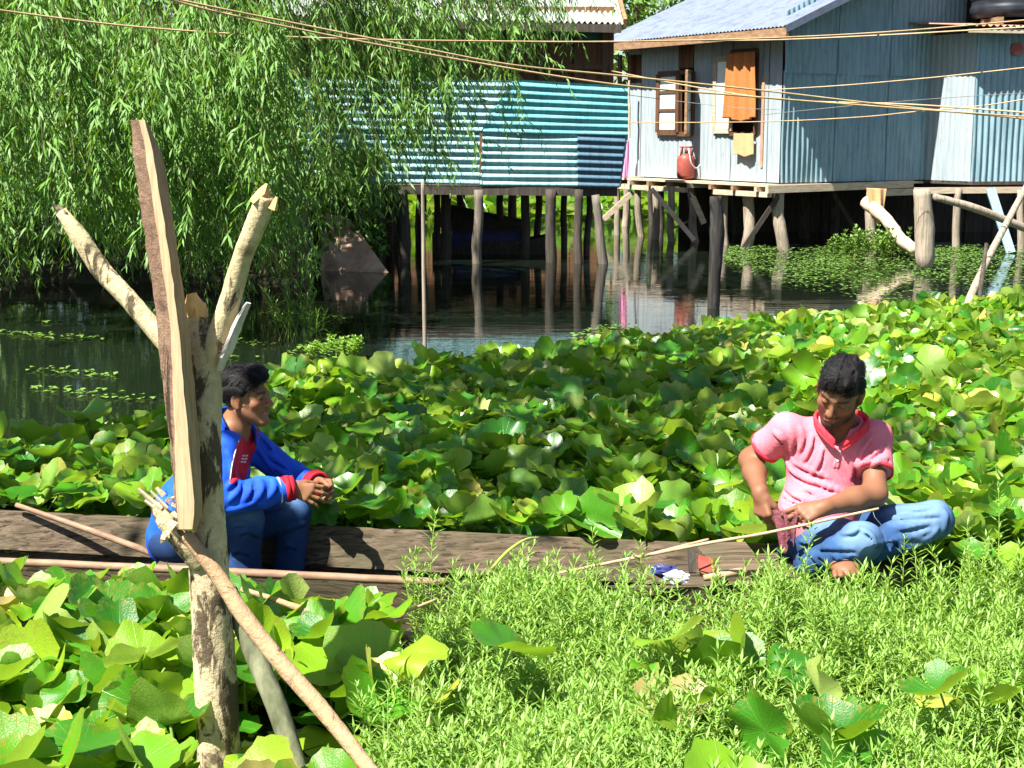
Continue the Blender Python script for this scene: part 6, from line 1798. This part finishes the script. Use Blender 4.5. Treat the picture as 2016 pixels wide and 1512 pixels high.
pk = cloth_obj(F, "placket", M['polo'], PM, 2)
mb = MB()
for i in (0, 4): mb.tube([pl[i] + Vector((0, -.005, 0)), pl[i] + Vector((0, -.0095, 0))], [.0042, .0042], 10)
bt = mb.build("buttons", M['white_cloth'], PM); bt.parent = pk; bt.matrix_parent_inverse = pk.matrix_world.inverted()
# jeans
F = Field(np.min([hipR, knR, anR, anL], 0) - .13, np.max([hipL, knL], 0) + .13, .0042)
F.ell(J(1622, 1082, 5.30), (.175, .13, .085), None, .04)
limb(F, [hipR, hipR * .45 + knR * .55, knR], [.092, .083, .068], .03); limb(F, [knR, knR * .5 + anR * .5, anR], [.066, .060, .052], .02)
limb(F, [hipL, hipL * .45 + knL * .55, knL], [.092, .082, .070], .03); limb(F, [knL, knL * .5 + anL * .5, anL], [.068, .060, .050], .02)
F.ell(J(1690, 1044, 5.30), (.06, .05, .03), None, .03)
F.disp(folds([((.9, .2, .35), .12), ((.6, .1, -.8), .14)], .0022, 12))
ridges(F, [((1580, 1082), (1600, 1095), (1612, 1112)), ((1608, 1088), (1624, 1100), (1632, 1116)), ((1640, 1090), (1652, 1102), (1656, 1114)), ((1668, 1092), (1680, 1098), (1690, 1106)), ((1575, 1066), (1620, 1078), (1680, 1080)),
    ((1700, 1044), (1716, 1056), (1722, 1076)), ((1690, 1038), (1680, 1048), (1650, 1050)), ((1740, 1006), (1780, 1002), (1830, 998)), ((1740, 1020), (1790, 1016), (1846, 1012)), ((1730, 1036), (1770, 1040), (1826, 1030)),
    ((1724, 1070), (1770, 1062), (1830, 1046)), ((1740, 1086), (1790, 1080), (1840, 1060)), ((1856, 1004), (1862, 1020), (1856, 1046)), ((1800, 1054), (1816, 1066), (1820, 1078)), ((1760, 1062), (1776, 1076), (1778, 1088)), ((1846, 1040), (1830, 1056), (1808, 1066))], .006, .014)
def wear_m(V):
    w = np.zeros(len(V))
    for c_, r in ((knR + np.array([-.02, -.02, .05]), .12), (knL + np.array([-.04, -.03, .04]), .15), (hipR * .5 + knR * .5 + np.array([0, 0, .06]), .12)): w = np.maximum(w, np.clip(1.2 - np.linalg.norm(V - c_, axis=1) / r, 0, 1))
    return w
cloth_obj(F, "jeans", M['denim_light'], PM, 2, wear_m)
# the net he is mending, held between the hands and hanging down
NE = MB(); q0 = [P(1530, 1010, 5.03), P(1548, 1008, 5.0)]
o = cloth([P(1541, 1082, 5.0), P(1566, 1066, 4.97), P(1572, 1012, 4.96), P(1522, 1004, 5.04)], 2.2, .010, "fishing_net", M['net'], th=.006, sag=.02, seed=3)
tag(o, "bundle of maroon netting held between the seated man's hands", "fishing net")

# ---------------------------------------------------------------- the boy
PB = tag(empty("person", P(420, 1150, 5.4)), "boy in blue jacket with red panel sitting in the boat, hands clasped", "person", "people on the boat")
HB = Head(P(484, 780, 5.42), (.965, -.25, .03), (-.06, -.02, 1), .905)
nk = J(457, 850, 5.43); ch = J(425, 930, 5.43); wst = J(375, 1005, 5.44); pv = J(362, 1050, 5.44)
sN, eN, wN = J(440, 884, 5.28), J(428, 985, 5.20), J(573, 961, 5.28)
sF, eF, wF = J(492, 874, 5.56), J(578, 940, 5.60), J(625, 952, 5.44)
hN, kN, aN = J(372, 1045, 5.35), J(486, 1022, 5.30), J(478, 1225, 5.30)
hF, kF, aF = J(385, 1045, 5.54), J(580, 1012, 5.53), J(558, 1215, 5.50)
F = Field(np.min([eN, aN, pv, ch], 0) - .16, np.max([sF, wF + .1, HB.c, kF], 0) + .15, .0034)
HB.sculpt(F, .005)
F.cap(nk, HB.w((0, -.03, -.06)), .050, .046, .03)
F.ell(ch, (.09, .12, .13)); F.cap(ch, pv, .10, .11, .05); F.cap(nk, ch, .06, .09, .04)
limb(F, [nk, sN, eN], [.045, .045, .038]); limb(F, [eN, wN], [.038, .025]); limb(F, [nk, sF, eF], [.045, .045, .038]); limb(F, [eF, wF], [.036, .024])
limb(F, [hN, kN, aN], [.07, .05, .038], .02); limb(F, [hF, kF, aF], [.07, .05, .038], .02)
for a in (aN, aF): F.ell(a + np.array([.07, -.02, -.03]), (.10, .045, .032), None, .03)
hand(F, wN, (.93, .02, -.24), (-.10, .80, -.35), (.25, .35, .85), [(.35, .75, .6), (.30, .6, .6), (.25, .5, .5), (.2, .45, .4)], thumb=(.7, .5, .5), sc=.95, spread=.14)
hand(F, wF, (.75, -.55, -.05), (-.35, -.75, -.3), (.1, -.1, .95), (.7, .9, .6), thumb=(.8, .4, .3), sc=.92)
V, Q = F.mesh(1)
PBb = body_obj(V, Q, HB, PB, (.215, .098, .048), False)
hair_obj(HB, PB, 'quiff', 5)
F = Field(HB.w((0, .08, -.07)) - .03, HB.w((0, .08, -.07)) + .03, .0016)
HB.cap(F, (-.011, .0825, -.0685), (.011, .0825, -.0685), .0038, k=.001); F.clip(HB.w((0, .0935, 0)), HB.f)
V, Q = F.mesh(1); np_mesh("teeth", V, Q, M['teeth'], PB)
F = Field(np.min([eN, pv, ch, wst], 0) - np.array([.18, .14, .14]), np.max([sF, eF, wN, nk], 0) + np.array([.12, .12, .08]), .0042)
F.ell(ch, (.108, .150, .145)); F.cap(ch, wst, .118, .128, .06); F.cap(wst, J(352, 1060, 5.44), .125, .125, .05)
F.cap(nk + np.array([-.01, 0, -.03]), sN, .056, .060, .04); F.cap(nk + np.array([-.01, 0, -.03]), sF, .056, .060, .04)
limb(F, [sN, eN], [.064, .062], .03); limb(F, [eN, eN * .4 + wN * .6, wN], [.062, .056, .042], .03); limb(F, [sF, eF], [.062, .056], .03); limb(F, [eF, wF], [.055, .042], .03)
F.cap(nk + np.array([.01, 0, .0]), nk + np.array([.03, 0, .14]), .056, .062, .01, 'sub')
cut_sleeve(F, wN - unit(wN - eN) * .005, wN - eN, .07); cut_sleeve(F, wF - unit(wF - eF) * .005, wF - eF, .055)
F.disp(folds([((.7, .1, .7), .11), ((.9, .0, -.4), .13)], .0028, 22))
ridges(F, [((452, 985), (468, 968), (474, 948)), ((478, 990), (492, 968), (494, 948)), ((505, 985), (516, 965), (515, 948)), ((530, 980), (540, 962), (538, 945)), ((448, 1005), (470, 1000), (500, 990)), ((448, 960), (462, 945), (470, 930)),
    ((512, 858), (530, 880), (536, 906)), ((520, 890), (545, 905), (566, 925)), ((505, 880), (522, 905), (540, 930)), ((535, 915), (556, 930), (575, 940)), ((448, 890), (456, 910), (454, 938)), ((320, 950), (330, 980), (326, 1010)), ((318, 985), (330, 1010), (340, 1030)), ((314, 1020), (328, 1040), (344, 1050))], .0065, .014)
V, Q = F.mesh(1)
fa = HB.f; ctr = V[Q].mean(1)
# red front panel between the neck and the lap, on the cloth that faces the lake side
RED = [(488, 838), (512, 832), (508, 872), (494, 905), (482, 948), (452, 952), (458, 905), (468, 872)]
e1 = V[Q[:, 2]] - V[Q[:, 0]]; e2 = V[Q[:, 3]] - V[Q[:, 1]]; nf_ = np.cross(e1, e2)
px_, py_ = proj(ctr[:, 0], ctr[:, 1], ctr[:, 2])
red = in_poly(px_, py_, RED) & (((ctr - np.array([0, 0, CAM_H])) * nf_).sum(1) < 0) & (np.linalg.norm(np.cross(ctr - eN, unit(wN - eN)), axis=1) > .07)
JK = np_mesh("jacket", V, Q, [M['jacket'], M['jacket_red']], PB, True, None, red.astype(int))
_, _, surf = surface_of(F, 1)
# red cuffs
for (w_, e_, r) in ((wN, eN, .043), (wF, eF, .043)):
    mb = MB(); a = unit(w_ - e_)
    for q in range(3): ring(mb, w_ - a * (.030 - .016 * q), w_ - e_, r - .002 + .003 * (q == 1), .009, th=.0055)
    mb.build("cuff", M['jacket_red'], PB, True)
mb = MB(); ring(mb, wN - unit(wN - eN) * .043, wN - eN, .0445, .004, th=.004); mb.build("cuff_stripe", M['white_cloth'], PB, True)
# collar standing round the neck with a pale stripe
F = Field(nk - .13, nk + .13, .0030)
cc = [J(452, 812, 5.52), J(432, 818, 5.43), J(438, 838, 5.33), J(452, 862, 5.30), J(474, 880, 5.31)]
c2 = [J(452, 812, 5.52), J(478, 830, 5.55), J(500, 850, 5.52), J(505, 872, 5.44)]
for c_ in (cc, c2):
    sp = spline(c_, 20)
    for i in range(19):
        a, b = v3(sp[i]), v3(sp[i + 1])
        for dz in (0, .010, .020, .030): F.cap(a + np.array([0, 0, dz - .01]), b + np.array([0, 0, dz - .01]), .0055, k=.005)
cloth_obj(F, "collar", M['jacket'], PB, 2)
mb = MB(); mb.tube(spline([J(446, 868, 5.285), J(460, 873, 5.275), J(474, 872, 5.28)], 8), .0045, 8); mb.build("collar_stripe", M['white_cloth'], PB, True)
# rows of small white print on the red panel
mb = MB(); rg = random.Random(2)
for row in range(3):
    x = 474.0 - row * 1.5
    while x < 489 - row * 2:
        wd = rg.uniform(1.3, 2.6); pts = [surf(x, 899 + row * 6), surf(x + wd, 898.6 + row * 6), surf(x + wd, 895.4 + row * 6), surf(x, 895.8 + row * 6)]
        if all(p is not None for p in pts) and (pts[0] - pts[2]).length < .03: mb.add(pts, [(0, 1, 2, 3)])
        x += wd + 1.0
if mb.f: mb.build("print_rows", M['white_cloth'], PB)
mb = MB(); pts = [surf(x, y, .001) for x, y in ((470, 868), (463, 890), (457, 915), (453, 945))]
pts = [p for p in pts if p is not None]
if len(pts) > 2: mb.tube(spline(pts, 16), .0022, 6); mb.build("piping", M['white_cloth'], PB, True)
# jeans
F = Field(np.min([hN, aN, kN, pv, aF], 0) - np.array([.15, .14, .02]), np.max([hF, kF, kN], 0) + np.array([.13, .13, .10]), .0042)
F.ell(J(360, 1062, 5.44), (.13, .16, .10), None, .04)
limb(F, [hN, hN * .4 + kN * .6, kN], [.088, .078, .062], .03); limb(F, [kN, kN * .5 + aN * .5, aN], [.062, .057, .050], .02)
limb(F, [hF, hF * .4 + kF * .6, kF], [.088, .078, .062], .03); limb(F, [kF, kF * .5 + aF * .5, aF], [.062, .057, .050], .02)
F.clip(aN + np.array([0, 0, -.02]), (0, 0, -1))
F.disp(folds([((.7, .1, .7), .11), ((.2, .3, .9), .14)], .0018, 31))
ridges(F, [((458, 1035), (476, 1030), (492, 1036)), ((470, 1050), (488, 1044), (508, 1056)), ((456, 1090), (470, 1082), (486, 1090)), ((550, 1046), (575, 1036), (600, 1030)), ((520, 1010), (545, 1000), (570, 990)), ((552, 1082), (566, 1072), (580, 1078))], .0045, .014)
def wear_b(V):
    w = np.zeros(len(V))
    for c_, r in ((kN + np.array([.01, -.03, .04]), .10), (kF + np.array([.0, -.02, .05]), .07)): w = np.maximum(w, np.clip(1.15 - np.linalg.norm(V - c_, axis=1) / r, 0, 1))
    return w
cloth_obj(F, "jeans", M['denim_dark'], PB, 2, wear_b)
